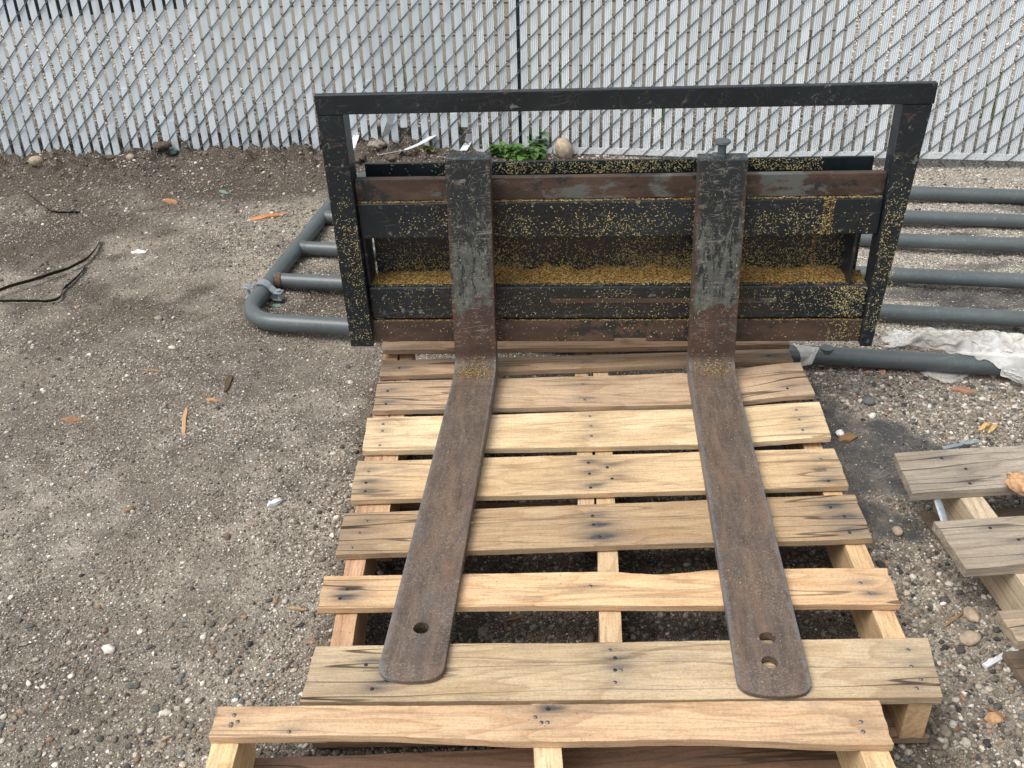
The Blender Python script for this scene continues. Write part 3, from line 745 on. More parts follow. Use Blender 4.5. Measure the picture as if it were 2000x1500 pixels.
ZD = .125
def px4(a, b, c, d_, z=ZD): return [G(*a, z), G(*b, z), G(*c, z), G(*d_, z)]
W1 = (.66, .47, .27); W2 = (.56, .37, .205); W3 = (.42, .30, .19); W4 = (.74, .56, .34); W5 = (.62, .46, .28)
pal = empty('wooden_pallet', (.15, 1.6, 0))
tag(pal, 'pale wooden pallet lying flat under the two long steel fork blades', 'pallet')
def ends(l=.03, m=.50, r=.97, rows=(.2, .5, .8), s=.8, lm=True): return [(a, b + rng.uniform(-.05, .05), s * rng.uniform(.5, 1.2)) for a in (l, m, r) for b in rows]
B = [
    # corners TL TR BR BL, thickness, tint, kwargs
    (((615, 1262), (1812, 1246), (1843, 1362), (587, 1371)), .016, (.56, .44, .285), dict(nails=[(.115, .25, 1.), (.14, .5, 1.1), (.1, .7, .9), (.13, .38, .8), (.49, .88, .5), (.50, .55, .9), (.505, .52, .3), (.50, .3, .5), (.5, .72, .9), (.965, .8, .4), (.97, .55, .4), (.975, .3, .4), (.965, .18, .4)], stain=.9, weather=.55, crack=1., wav=.0022, label='wide front board with long cracks')),
    (((633, 1125), (1731, 1109), (1760, 1180), (620, 1188)), .013, (.72, .49, .285), dict(nails=[(.05, .6, 1.2), (.045, .35, 1.3), (.48, .6, .5), (.95, .6, .7), (.96, .3, .7)], stain=.9, weather=.15, crack=.8, wane=[(.60, .07, .010, 1)], label='narrow orange-tinted board')),
    (((672, 1003), (1670, 966), (1705, 1052), (655, 1082)), .013, (.47, .335, .20), dict(nails=[(.05, .8, .5), (.045, .5, .5), (.03, .2, .5), (.49, .75, .8), (.495, .5, 1.2), (.5, .22, 1.5), (.95, .75, 1.1), (.965, .5, 1.3), (.97, .2, 1.2)], stain=1., weather=.6, crack=1., label='darker weathered board')),
    (((697, 901), (1630, 876), (1660, 950), (683, 977)), .012, (.68, .50, .30), dict(nails=ends(.035, .49, .965, s=.9) + [(.53, .7, .8), (.54, .4, .8)], stain=.9, weather=.45, crack=.6)),
    (((718, 816), (1598, 792), (1622, 863), (708, 881)), .013, (.80, .62, .39), dict(tip=.012, nails=ends(.04, .5, .95, (.25, .6, .85), .7), stain=.7, weather=.25, crack=.5, label='palest yellow board')),
    (((738, 746), (1561, 722), (1590, 785), (728, 802)), .013, (.56, .41, .27), dict(tip=.020, nails=ends(.03, .49, .95, (.3, .7), .8), stain=.9, weather=.6, crack=1., bow=.0)),
    (((747, 705), (1540, 681), (1548, 703), (741, 735)), .013, (.46, .32, .20), dict(nails=ends(.05, .5, .95, (.5,), .9), stain=.8, weather=.7, crack=1.2, label='tapering rear board with splits')),
    (((749, 662), (1532, 655), (1541, 679), (747, 690)), .013, (.50, .33, .2), dict(nails=[(.54, .6, .3)], stain=.6, weather=.8, crack=1.)),
]
for i, (c, th, tint, kw) in enumerate(B):
    cs = px4(*c)
    if i == 7:
        for q in cs: q[2] += .009
    board('deck_board', pal, cs, th, M['wood'], tint, **kw)
# stringers run from the front edge to the rear edge
fl, fr = G(587, 1371, ZD)[:2], G(1843, 1362, ZD)[:2]; rl, rr = G(749, 662, ZD)[:2], G(1532, 655, ZD)[:2]
exf = (fr - fl) / np.linalg.norm(fr - fl); exr = (rr - rl) / np.linalg.norm(rr - rl)
zs0, zs1 = .016, .1085
def lerp(a, b, t): return a + (b - a) * t
def strg(ta, tb, w_, tint, s0=0.0, s1=1.0, label=None, z1=zs1):
    a = lerp(fl, fr, ta); b = lerp(rl, rr, tb); p = lerp(a, b, s0); q = lerp(a, b, s1)
    return beam('stringer', pal, p, q, w_, zs0, z1, M['wood'], tint, label)
strg(.046, .022, .038, (.50, .32, .2), .006)
strg(.076, .063, .034, (.60, .42, .25), .38, .98, 'short doubled stringer piece')
strg(.494, .545, .038, (.60, .44, .27), .006)
strg(.462, .498, .034, (.62, .46, .3), .40, .98, 'short doubled stringer piece')
strg(.972, .962, .038, (.66, .46, .26), .006)
# bottom boards
for (s0, s1) in ((.006, .095), (.46, .54), (.90, .985)):
    a0, a1 = lerp(fl, rl, s0), lerp(fr, rr, s0); b0, b1 = lerp(fl, rl, s1), lerp(fr, rr, s1)
    z = .0145
    board('bottom_board', pal, [np.append(b0, z), np.append(b1, z), np.append(a1, z), np.append(a0, z)], .013, M['wood'], (.30, .19, .12), stain=0, weather=.8, crack=.8)

# nearer pallet, butted against the first
pal2 = empty('wooden_pallet', (.03, .7, 0)); tag(pal2, 'nearest pale pallet, butted against the front edge of the pallet under the forks', 'pallet')
zd2 = .132
board('deck_board', pal2, px4((428, 1381), (1716, 1367), (1743, 1452), (407, 1442), zd2), .015, M['wood'], (.64, .45, .28),
      nails=[(.03, .75, .3), (.032, .45, .3), (.028, .4, .3), (.045, .5, .3), (.495, .68, .5), (.5, .5, .3), (.51, .55, .3), (.51, .9, 1.2), (.965, .55, .3), (.97, .35, .3), (.12, .2, .6)], stain=.8, weather=.2, crack=.4, wane=[(.22, .14, .006, -1), (.75, .12, .003, -1)], wav=.004)
for (x0, x1, tint) in ((-.494, -.450, (.80, .62, .36)), (.008, .048, (.82, .66, .43)), (.494, .538, (.76, .57, .32))):
    xm = (x0 + x1) / 2
    beam('stringer', pal2, (xm, 1.040), (xm + .012, -.22), .042, .018, zd2 - .0155, M['wood'], tint, weather=.1)
for y0, y1, tn in ((.885, 1.03, (.30, .19, .125)), (.73, .835, (.25, .16, .1)), (.3, .4, (.25, .16, .1))):
    board('bottom_board', pal2, [(-.47, y1, .0172), (.53, y1 - .01, .0172), (.53, y0 - .01, .0172), (-.47, y0, .0172)], .013, M['wood'], tn, stain=0, weather=.55, crack=.8, nails=[(.28, .6, .9), (.52, .5, .9), (.8, .5, 1.1)])
for k in range(3):
    y1 = .50 - k * .22
    board('deck_board', pal2, [(-.49, y1, zd2), (.54, y1 - .01, zd2), (.54, y1 - .11, zd2), (-.49, y1 - .1, zd2)], .015, M['wood'], W1, nails=ends(), stain=.6)

# weathered pallet at the right
pal3 = empty('wooden_pallet', (1.2, 1.2, 0)); tag(pal3, 'grey weathered wooden pallet at the right edge with thick gapped boards', 'pallet')
zd3 = .135
def r3(a, b, c, d_):  # left ends from the photo, right ends carried on beyond the frame
    P = [G(*a, zd3), G(*b, zd3), G(*c, zd3), G(*d_, zd3)]
    dx = G(2000, 871, zd3) - G(1765, 886, zd3); dx = dx / dx[0]; P[1] = P[0] + dx * 1.0; P[2] = P[3] + dx * (P[1][0] - P[3][0]); return P
b3 = [r3((1746, 886), (2000, 871), (2000, 948), (1783, 964)), r3((1826, 1019), (2000, 1006), (2000, 1103), (1889, 1112)), r3((1947, 1193), (2000, 1187), (2000, 1248), (1989, 1252))]
for k, P in enumerate(b3):
    board('deck_board', pal3, P, .020, M['greywood'], [(.42, .37, .30), (.44, .38, .295), (.50, .40, .28)][k], nails=[(.10, .8, .9), (.13, .5, .8), (.12, .2, .9), (.5, .5, .9)], stain=.7, weather=.7, crack=.9, wav=.003)
P = b3[2]
for k in (1, 2):
    Q = [p + np.array([.02 * k, -.19 * k, 0]) for p in P]; board('deck_board', pal3, Q, .02, M['greywood'], (.36, .3, .22), stain=.6, weather=.6)
xl3 = b3[0][3][0]
for (xo, w_, tint, lab) in ((.118, .045, (.56, .46, .33), None), (.55, .038, (.5, .4, .26), None), (.96, .038, (.5, .4, .26), None)):
    beam('stringer', pal3, (xl3 + xo + .0, 1.57), (xl3 + xo + .045, .70), w_, .018, zd3 - .021, M['greywood'], tint, lab)
for y0, y1 in ((1.44, 1.56), (1.08, 1.18), (.72, .82)):
    board('bottom_board', pal3, [(xl3 + .07, y1, .017), (xl3 + 1., y1, .017), (xl3 + 1.03, y0, .017), (xl3 + .08, y0, .017)], .014, M['greywood'], (.28, .21, .15), stain=0, weather=.8)
mb = MB(); p0 = G(1826, 963, .116); p1 = G(1846, 1022, .10)
mb.tube([p0, p1], .005, 8, flat=(1.6, .6)); o = mb.build('metal_strip', M['zinc'], pal3); o.location = -np.array(pal3.location)

# ------------------------------------------------------------------ pallet fork attachment
FX, FY, FA = .116, 1.976, -.09
att = empty('pallet_fork_attachment', (FX, FY, 0), FA)
tag(att, 'worn black steel pallet fork attachment standing on the pallet with two long brown blades', 'fork attachment')
def add(name, mb, mat, label=None, **k):
    o = mb.build(name, mat, att, **k)
    if label: o['label'] = label
    return o
def fork(x0b, x1b, x0t, x1t, ztop, length, holes, dl=0., dr=0.):
    """profile swept shank + flat drilled blade, one mesh"""
    zh = .166; th = .040; ztip = .1375
    V = []; Fa = []
    # --- shank and heel: section loops along a path in the y-z plane
    path = []   # (outer y,z),(inner y,z)
    N = 26
    for t in np.linspace(0, 1, N):
        z = ztop + (zh + .035 - ztop) * t; path.append(((0., z), (.042, z)))
    for a in np.linspace(0, math.pi / 2, 9)[1:]:
        # front face concave bend, back face convex bend
        r = .030; cy, cz = -r, zh + r
        yi, zi = cy + r * math.cos(a), cz - r * math.sin(a)
        R = .052; cy2, cz2 = .042 - R, (zh - th) + R
        yo, zo = cy2 + R * math.cos(a), cz2 - R * math.sin(a)
        path.append(((yi, zi), (yo, zo)))
    y_end = -.09
    for t in np.linspace(0, 1, 5)[1:]:
        y = -.030 + (y_end + .030) * t; path.append(((y, zh - (zh - ztip) * (-y - .03) / (length - .03)), (min(y, -.012), zh - th + .0 * t)))
    nw = 7; secs = []
    for k, ((yi, zi), (yo, zo)) in enumerate(path):
        f = np.clip((zi - zh) / (ztop - zh), 0, 1); xa, xb = x0b + (x0t - x0b) * f, x1b + (x1t - x1b) * f
        ring = [(xa + (xb - xa) * i / nw, yi, zi, 2 * i / nw - 1) for i in range(nw + 1)] + [(xb + (xa - xb) * i / nw, yo, zo, 1 - 2 * i / nw) for i in range(nw + 1)]
        secs.append(ring)
    n = 2 * (nw + 1); V = [p for r in secs for p in r]
    Fa = [(i * n + k, i * n + (k + 1) % n, (i + 1) * n + (k + 1) % n, (i + 1) * n + k) for i in range(len(secs) - 1) for k in range(n)]
    Fa += [tuple(range(n))[::-1]]
    # --- blade outline with holes, filled with a 2D curve
    cu = bpy.data.curves.new('blade', 'CURVE'); cu.dimensions = '2D'; cu.fill_mode = 'BOTH'; cu.extrude = .5
    def poly(pts):
        s = cu.splines.new('POLY'); s.points.add(len(pts) - 1); s.use_cyclic_u = True
        for q, p in zip(s.points, pts): q.co = (p[0], p[1], 0, 1)
    xa, xb = x0b, x1b; ta, tb = xa + dl, xb + dr; rt = .030; yt = -length
    out = [(xa, y_end + .0005)] + [(lerp(xa, ta, t), lerp(y_end, yt + rt, t)) for t in np.linspace(0.04, 1, 26)]
    for u in -np.cos(np.linspace(0, math.pi, 31))[1:-1]:
        out.append(((ta + tb) / 2 + (tb - ta) / 2 * u, yt + rt * (.30 * u * u + .70 * (1 - (1 - abs(u) ** 6) ** (1 / 2.2)))))
    out += [(lerp(tb, xb, t), lerp(yt + rt, y_end, t)) for t in np.linspace(0, .96, 26)] + [(xb, y_end + .0005)]
    poly(out)
    for (hx, hy, ra, rb) in holes: poly([(hx + ra * math.cos(t), hy + rb * math.sin(t)) for t in np.arange(20) * 2 * math.pi / 20])
    co = bpy.data.objects.new('tmp', cu); COL.objects.link(co); bpy.context.view_layer.update()
    me = bpy.data.meshes.new_from_object(co.evaluated_get(bpy.context.evaluated_depsgraph_get()))
    bv = np.array([v.co[:] for v in me.vertices]); bf = [tuple(p.vertices) for p in me.polygons]
    bpy.data.objects.remove(co); bpy.data.curves.remove(cu); bpy.data.meshes.remove(me)
    y = bv[:, 1]; top = zh - (zh - ztip) * (-y - .03) / (length - .03)
    t = np.clip((-y - .09) / (length - .09), 0, 1); thick = th * (1 - t) + .0105 * t
    # drop the tip edge a little
    z = np.where(bv[:, 2] > 0, top - .004 * np.clip((-y - (length - .03)) / .03, 0, 1), top - thick)
    base = len(V); xmid = (x0b + x1b) / 2; hw = (x1b - x0b) / 2
    V2 = [(bv[i, 0], bv[i, 1], z[i], float(np.clip((bv[i, 0] - xmid) / hw, -1, 1))) for i in range(len(bv))]
    Fa += [tuple(i + base for i in f) for f in bf]
    V = V + V2
    o = mesh_obj('fork', [v[:3] for v in V], Fa, M['fork'], att, attrs=dict(across=[v[3] for v in V]))
    bm = bmesh.new(); bm.from_mesh(o.data); bmesh.ops.recalc_face_normals(bm, faces=bm.faces[:]); bm.to_mesh(o.data); bm.free()
    return o
def LOC(px_, py_, z):   # photo pixel on level z -> attachment coordinates
    p = G(px_, py_, z)[:2] - np.array([FX, FY]); c, s = math.cos(FA), math.sin(FA); return (c * p[0] + s * p[1], -s * p[0] + c * p[1])
h1 = LOC(822, 1226, .142); h2 = LOC(1499, 1245, .142); h3 = LOC(1503, 1293, .14)
lt = -LOC(805, 1328, .137)[1]; rt_ = -LOC(1515, 1357, .137)[1]
f1 = fork(-.251, -.152, -.238, -.142, .678, lt, [(h1[0], h1[1], .0135, .0125)], -.026, -.016)
f2 = fork(.304, .410, .297, .398, .668, rt_, [(h2[0], h2[1], .0135, .0115), (h3[0], h3[1], .013, .0115)], .000, .010)
f1['label'] = 'left-hand fork with one round hole near its tip'; f2['label'] = 'right-hand fork with two holes near its tip'
# guard frame
mb = MB()
mb.box(-.508, .762, .029, .046, .769, .811, b=.0015)
add('top_bar', mb, M['black'])
mb = MB(); mb.box(-.508, -.452, .031, .087, .20, .7675, b=.0015); add('side_post', mb, M['blackb'])
mb = MB(); mb.box(.702, .760, .031, .087, .20, .7675, b=.0015)
v = mb.V[-1]; sel = (v[:, 2] < .25) & (v[:, 0] > .73); v[sel, 0] -= .032; add('side_post', mb, M['blackb'])
# carriage
mb = MB()
mb.box(-.451, .701, .052, .070, .566, .616, b=.001)
add('upper_bar', mb, M['rust'], 'rusted upper bar with grey paint remnants')
add('middle_bar', MB().box(-.451, .701, .0445, .092, .478, .562, b=.003), M['black'], 'black middle bar')
mb = MB(); mb.box(-.440, .688, .120, .127, .205, .628)
add('back_plate', mb, M['plate'], 'dark recessed back plate')
for x in (.655, -.45): add('gusset', MB().box(x, x + .006, .05, .1195, .3545, .477), M['blackb'])
mb = MB(); mb.box(-.451, .701, .046, .1195, .268, .352, b=.005); add('lower_beam', mb, M['blackb'], 'black lower box beam with worn bluish edge')
mb = MB()
mb.box(-.449, .13, .0435, .058, .207, .263, b=.001); mb.box(.13, .205, .0435, .058, .216, .263, b=.001); mb.box(.205, .701, .0435, .058, .207, .263, b=.001)
add('lower_bar', mb, M['rust2'], 'dark rusted lower bar')
add('wear_strip', MB().box(-.02, .50, .0452, .0458, .309, .3215), M['rust'], 'rusty scraped strip along the lower beam')
# locking pin on the right shank
mb = MB(); px_, pz = .345, .668
mb.tube([(px_, .022, pz - .01), (px_, .022, pz + .028)], .009, 14); mb.tube([(px_, .022, pz + .026), (px_, .022, pz + .031), (px_, .022, pz + .035)], [.012, .0175, .0165], 18)
mb.box(px_ - .018, px_ + .006, .012, .034, pz, pz + .006, b=.001)
add('locking_pin', mb, M['pole'])

# ------------------------------------------------------------------ seeds on the attachment
R3 = np.array([[math.cos(FA), -math.sin(FA), 0], [math.sin(FA), math.cos(FA), 0], [0, 0, 1]])
OV = np.array([(1, 0, 0), (-1, 0, 0), (0, .32, 0), (0, -.32, 0), (0, 0, .28), (0, 0, -.28)], float)
OF = np.array([(0, 2, 4), (2, 1, 4), (1, 3, 4), (3, 0, 4), (2, 0, 5), (1, 2, 5), (3, 1, 5), (0, 3, 5)])
GRV = []; GRC = []
def grains(P, axis_, c, L=(.0014, .0031)):
    """P n x 3 local centres, axis_: face normal axis 'y' or 'z'"""
    n = len(P); l = rng.uniform(*L, n); a = rng.uniform(0, 2 * np.pi, n); 
    l = l * np.exp(rng.normal(0, .22, n)); q = OV[None] * l[:, None, None] * np.array([1, .68, .7]); ca, sa = np.cos(a)[:, None], np.sin(a)[:, None]
    u = q[..., 0] * ca - q[..., 1] * sa; v = q[..., 0] * sa + q[..., 1] * ca; w_ = q[..., 2] + q[..., 0] * rng.normal(0, .25, n)[:, None]
    X = np.stack([u, w_, v], -1) if axis_ == 'y' else np.stack([u, v, w_], -1)
    GRV.append((X + P[:, None, :]).reshape(-1, 3)); GRC.append(np.repeat(c, 6, 0))
def scol(n, gold=0.):
    t = rng.random((n, 1)); pale = np.array([.62, .56, .30]); gld = np.array([.50, .29, .08]); brn = np.array([.17, .085, .03])
    c = pale * (1 - t) + np.array([.50, .41, .18]) * t
    m_ = rng.random((n, 1)) < gold; c = np.where(m_, gld * (.5 + .8 * t), c); m2 = rng.random((n, 1)) < gold * .5; return np.where(m2, brn, c)
def face(x0, x1, z0, z1, y, n, clump=.5, cs=9, prof=None, gold=0., L=(.0014, .0031)):
    x = rng.uniform(x0, x1, n * 5); z = rng.uniform(z0, z1, n * 5)
    d = sst(.5 - clump * .3, .5 + .22, fbm(x * cs, z * cs, 4, 81)) * clump + (1 - clump) * .6
    if prof is not None: d = d * prof(x, z)
    k = rng.random(n * 5) < d; x, z = x[k][:n], z[k][:n]; m_ = len(x)
    if m_: grains(np.stack([x, np.full(m_, y), z], 1), 'y', scol(m_, gold), L)
blk = lambda x: 1 - ((np.abs(x + .198) < .055) | (np.abs(x - .353) < .058))
face(-.44, .688, .60, .627, .1192, 1700, .3, 9, lambda x, z: np.where(x < -.28, .04, np.where(x < -.12, .5, 1.)) * (x < .58))
face(-.36, .68, .479, .561, .0438, 1700, .9, 11, lambda x, z: (.35 + .65 * sst(-.4, -.2, x)) * (.5 + .9 * (z < .53)) * (.4 + .6 * (x < .60)))
face(.575, .60, .48, .565, .0438, 330, .3, 30, None, .5)
face(.58, .60, .36, .48, .119, 200, .3, 30, None, .4)
face(-.44, .688, .352, .478, .1192, 9500, .5, 10, lambda x, z: np.clip(np.exp(-(z - .352) / .034) * 1.7 + .045, 0, 1) * sst(-.46, -.40, x) * (1 - .5 * sst(.6, .68, x)), .25)
face(-.508, -.453, .22, .70, .0302, 470, .9, 14, lambda x, z: (.12 + .88 * sst(.62, .45, z)) * (.45 + .8 * sst(-.50, -.465, x)))
face(.703, .748, .24, .66, .0302, 520, .9, 16, lambda x, z: .25 + .75 * sst(.62, .5, z))
face(.60, .70, .27, .35, .0452, 520, .9, 20, lambda x, z: sst(.58, .68, x))
face(.62, .70, .21, .26, .0427, 110, .8, 20)
face(-.44, .70, .27, .35, .0452, 800, .6, 14)
face(-.44, .70, .21, .262, .0427, 260, .6, 14)
face(-.245, -.15, .20, .60, -.0006, 70, .3, 14); face(.30, .405, .20, .60, -.0006, 90, .3, 14)
def flat(x0, x1, y0, y1, z, n, gold, jit=.001, cen=None, L=(.0014, .0031)):
    if cen is None: x = rng.uniform(x0, x1, n); y = rng.uniform(y0, y1, n)
    else: x = rng.normal(cen[0], cen[2], n); y = rng.normal(cen[1], cen[3], n); k = (x > x0) & (x < x1) & (y > y0) & (y < y1); x, y = x[k], y[k]
    zz = (z(x, y) if callable(z) else z) + rng.random(len(x)) * jit
    grains(np.stack([x, y, zz], 1), 'z', scol(len(x), gold), L)
pile = lambda x, y: .3525 + (.005 * sst(.062, .10, y) + .014 * sst(.088, .119, y) * sst(.25, .7, fbm(x * 16, x * 0 + 2, 5, 91))) * (.5 + 1. * fbm(x * 50, y * 60, 4, 95)) * sst(-.455, -.36, x) * (1 - .6 * sst(.6, .69, x))
flat(-.448, .698, .066, .119, pile, 14500, .62, .004)
flat(-.448, .698, .050, .070, .3530, 1200, .3, .001)
flat(-.448, .698, .0455, .052, .5625, 1500, .25, .003)
flat(-.448, .698, .046, .0515, .5625, 900, .5, .004)
flat(-.448, .700, .0440, .0455, .2635, 1500, .6, .003)
flat(-.25, -.152, -.09, -.001, lambda x, y: .166 + .035 * np.clip((y + .03) / .03, 0, 1) ** 2.2, 900, .6, .002, (-.2, -.022, .026, .02))
flat(.305, .409, -.09, -.001, lambda x, y: .166 + .035 * np.clip((y + .03) / .03, 0, 1) ** 2.2, 420, .6, .002, (.36, -.022, .024, .014))
# loose straw bits along the blades
for xa, xb, ln in ((-.25, -.155, lt), (.306, .405, rt_)):
    flat(xa, xb, -ln + .05, -.05, lambda x, y, ln=ln: .1665 - (.166 - .1375) * (-y - .03) / (ln - .03), 230, .0, .0006, None, (.0008, .0022))
GV = np.concatenate(GRV); GC = np.concatenate(GRC); ng = len(GV) // 6
GV = GV @ R3.T + np.array([FX, FY, 0])
o = mesh_obj('seed_husks', GV - np.array([FX, FY, 0]), (OF[None] + (np.arange(ng) * 6)[:, None, None]).reshape(-1, 3), M['seed'], attrs=dict(tint=np.concatenate([GC, np.ones((len(GC), 1))], 1)))
o.location = (FX, FY, 0)
tag(o, 'yellow seed husks stuck to the black steel and heaped along its ledge', 'seeds', kind='stuff')
# packed layer under the loose husks on the ledge
n1, n2 = 260, 12; xs = np.linspace(-.447, .697, n1); ys = np.linspace(.064, .1192, n2); XX, YY = np.meshgrid(xs, ys, indexing='ij'); ZZ = pile(XX, YY) - .0002
ZZ[:, 0] = .352
ii = np.arange(n1 * n2).reshape(n1, n2)
def mat_pile():
    m = Mat('packed_husks', .9, spec=.15); v = m.coord(); c = m.voro(v, 330, 'Color')
    m.col(m.ramp(m.sep(c)[0], [(0, (.05, .03, .012)), (.4, (.17, .095, .025)), (.7, (.36, .21, .05)), (1, (.55, .40, .15))])); m.bump(m.voro(v, 330), .8, .002); return m.m
P3 = np.stack([XX, YY, ZZ], -1).reshape(-1, 3) @ R3.T
o = mesh_obj('seed_layer', P3, np.stack([ii[:-1, :-1], ii[1:, :-1], ii[1:, 1:], ii[:-1, 1:]], -1).reshape(-1, 4), mat_pile(), smooth=True); o.location = (FX, FY, 0)
tag(o, 'packed golden layer of seed husks on the lower beam ledge', 'seeds', kind='stuff')

# ------------------------------------------------------------------ tubular gate lying on the ground
gate = empty('tubular_gate', (0, 2.8, 0)); tag(gate, 'grey tubular steel farm gate lying flat on the gravel behind the attachment', 'gate')
ge, gn = np.array([.978, -.21]), np.array([.21, .978]); goff = np.array([0, 2.8, 0])
def GP(e, n, z): p = ge * e + gn * n; return np.array([p[0], p[1], z]) - goff
E0, E1, TR = -1.31, 1.74, .0250; NB, NT = 2.31, 3.49
mb = MB(); r = .12; pts = []
for a in np.linspace(0, math.pi / 2, 10): pts.append(GP(E0 + r - r * math.sin(a), NB + r - r * math.cos(a), TR + .004))
pts = [GP(E1 - r - .9 * (E1 - E0) * t, NB, TR + .004) for t in np.linspace(0, 1, 8)] + pts
pts = pts + [GP(E0 + .0 - .03 * t, NB + r + (NT - r - NB - r) * t, TR + .004) for t in np.linspace(.1, 1, 9)]
for a in np.linspace(0, math.pi / 2, 10): pts.append(GP(E0 - .03 + r - r * math.cos(a), NT - r + r * math.sin(a), TR + .004))
pts += [GP(lerp(E0 + r, E1 - r, t), NT, TR + .004) for t in np.linspace(.05, 1, 8)]
for a in np.linspace(0, math.pi / 2, 8): pts.append(GP(E1 - r + r * math.sin(a), NT - r + r * math.cos(a), TR + .004))
for a in np.linspace(0, math.pi / 2, 8): pts.append(GP(E1 - r + r * math.cos(a), NB + r - r * math.sin(a), TR + .004))
mb.tube(pts, TR, 20, cap=False)
# close the loop
a_, b_ = (len(pts) - 1) * 20, 0
mb.F += [(a_ + k, b_ + k, b_ + (k + 1) % 20, a_ + (k + 1) % 20) for k in range(20)]; mb.M += [0] * 20
mb.build('outer_frame', M['tube'], gate, smooth=True)
for n_ in (2.575, 2.815, 3.075, 3.27):
    mb = MB(); es = E0 - .03 * (n_ - NB) / (NT - NB)
    mb.tube([GP(lerp(es + .01, E1, t), n_, TR + .004) for t in (0, .3, .7, 1)], TR - .002, 18, cap=False)
    mb.tube([GP(es + TR * .72, n_, TR + .004), GP(es + TR + .012, n_, TR + .004)], [TR + .001, TR - .0015], 18, cap=False)
    mb.build('rail', M['tube'], gate, smooth=True)
# plugged drain boss on the near rail
pc = G(1615, 686, .05); mb = MB(); e_ = pc[0] * ge[0] + pc[1] * ge[1]; pcl = GP(e_, NB - .004, 0)
mb.tube([(pcl[0], pcl[1], TR + .004), (pcl[0], pcl[1], TR * 2 + .0065)], .0165, 20); mb.build('end_plug', M['tube'], gate)
# galvanised hinge clamp round the stile
cl = empty('clamp', GP(E0 - .003, 2.50, 0)); cl.parent = gate; cl.rotation_euler = (0, 0, math.atan2(gn[1], gn[0]) - math.pi / 2 - .0)
mb = MB(); pr = TR + .003; sec = []
for side in (1,):
    arc = [(-.062, TR + .012), (-.036, TR + .012), (-.030, TR + .016)] + [(pr * -math.cos(t), TR + .004 + pr * math.sin(t)) for t in np.linspace(.35, math.pi - .35, 11)] + [(.032, TR + .008), (.040, TR), (.062, TR - .002)]
    V = []
    for (x, z) in arc:
        for (y, dz) in ((-.015, 0), (.015, 0), (.015, .004), (-.015, .004)): V.append((x, y, z + dz))
    mb.add(V, [(i * 4 + k, (i + 1) * 4 + k, (i + 1) * 4 + (k + 1) % 4, i * 4 + (k + 1) % 4) for i in range(len(arc) - 1) for k in range(4)] + [(3, 2, 1, 0), tuple((len(arc) - 1) * 4 + k for k in range(4))])
    arc = [(-.062, .006), (-.034, .006)] + [(pr * -math.cos(t), TR + .004 - pr * math.sin(t)) for t in np.linspace(.35, math.pi - .35, 11)] + [(.034, .006), (.062, .006)]
    V = []
    for (x, z) in arc:
        for (y, dz) in ((-.015, 0), (.015, 0), (.015, -.003), (-.015, -.003)): V.append((x, y, z + dz))
    mb.add(V, [(i * 4 + k, i * 4 + (k + 1) % 4, (i + 1) * 4 + (k + 1) % 4, (i + 1) * 4 + k) for i in range(len(arc) - 1) for k in range(4)])
mb.tube([(-.049, 0, 0), (-.049, 0, TR + .024)], .0045, 10); mb.tube([(-.049, 0, TR + .016), (-.049, 0, TR + .023)], .010, 6)
mb.tube([(.049, 0, 0), (.049, 0, TR + .006)], .0045, 10); mb.tube([(.049, 0, TR + .002), (.049, 0, TR + .009)], .009, 12)
mo = mb.build('clamp_band', M['zinc'], cl)
o = MB().tube([GP(E0 + TR * .5, 2.568, TR + .004), GP(E0 + TR + .004, 2.572, TR + .004)], [TR + .0015, TR + .0002], 18, cap=False).build('rust_spot', mat_simple('rusty_weld', (.12, .075, .05), .9, 0, .4, 80), gate, smooth=True)

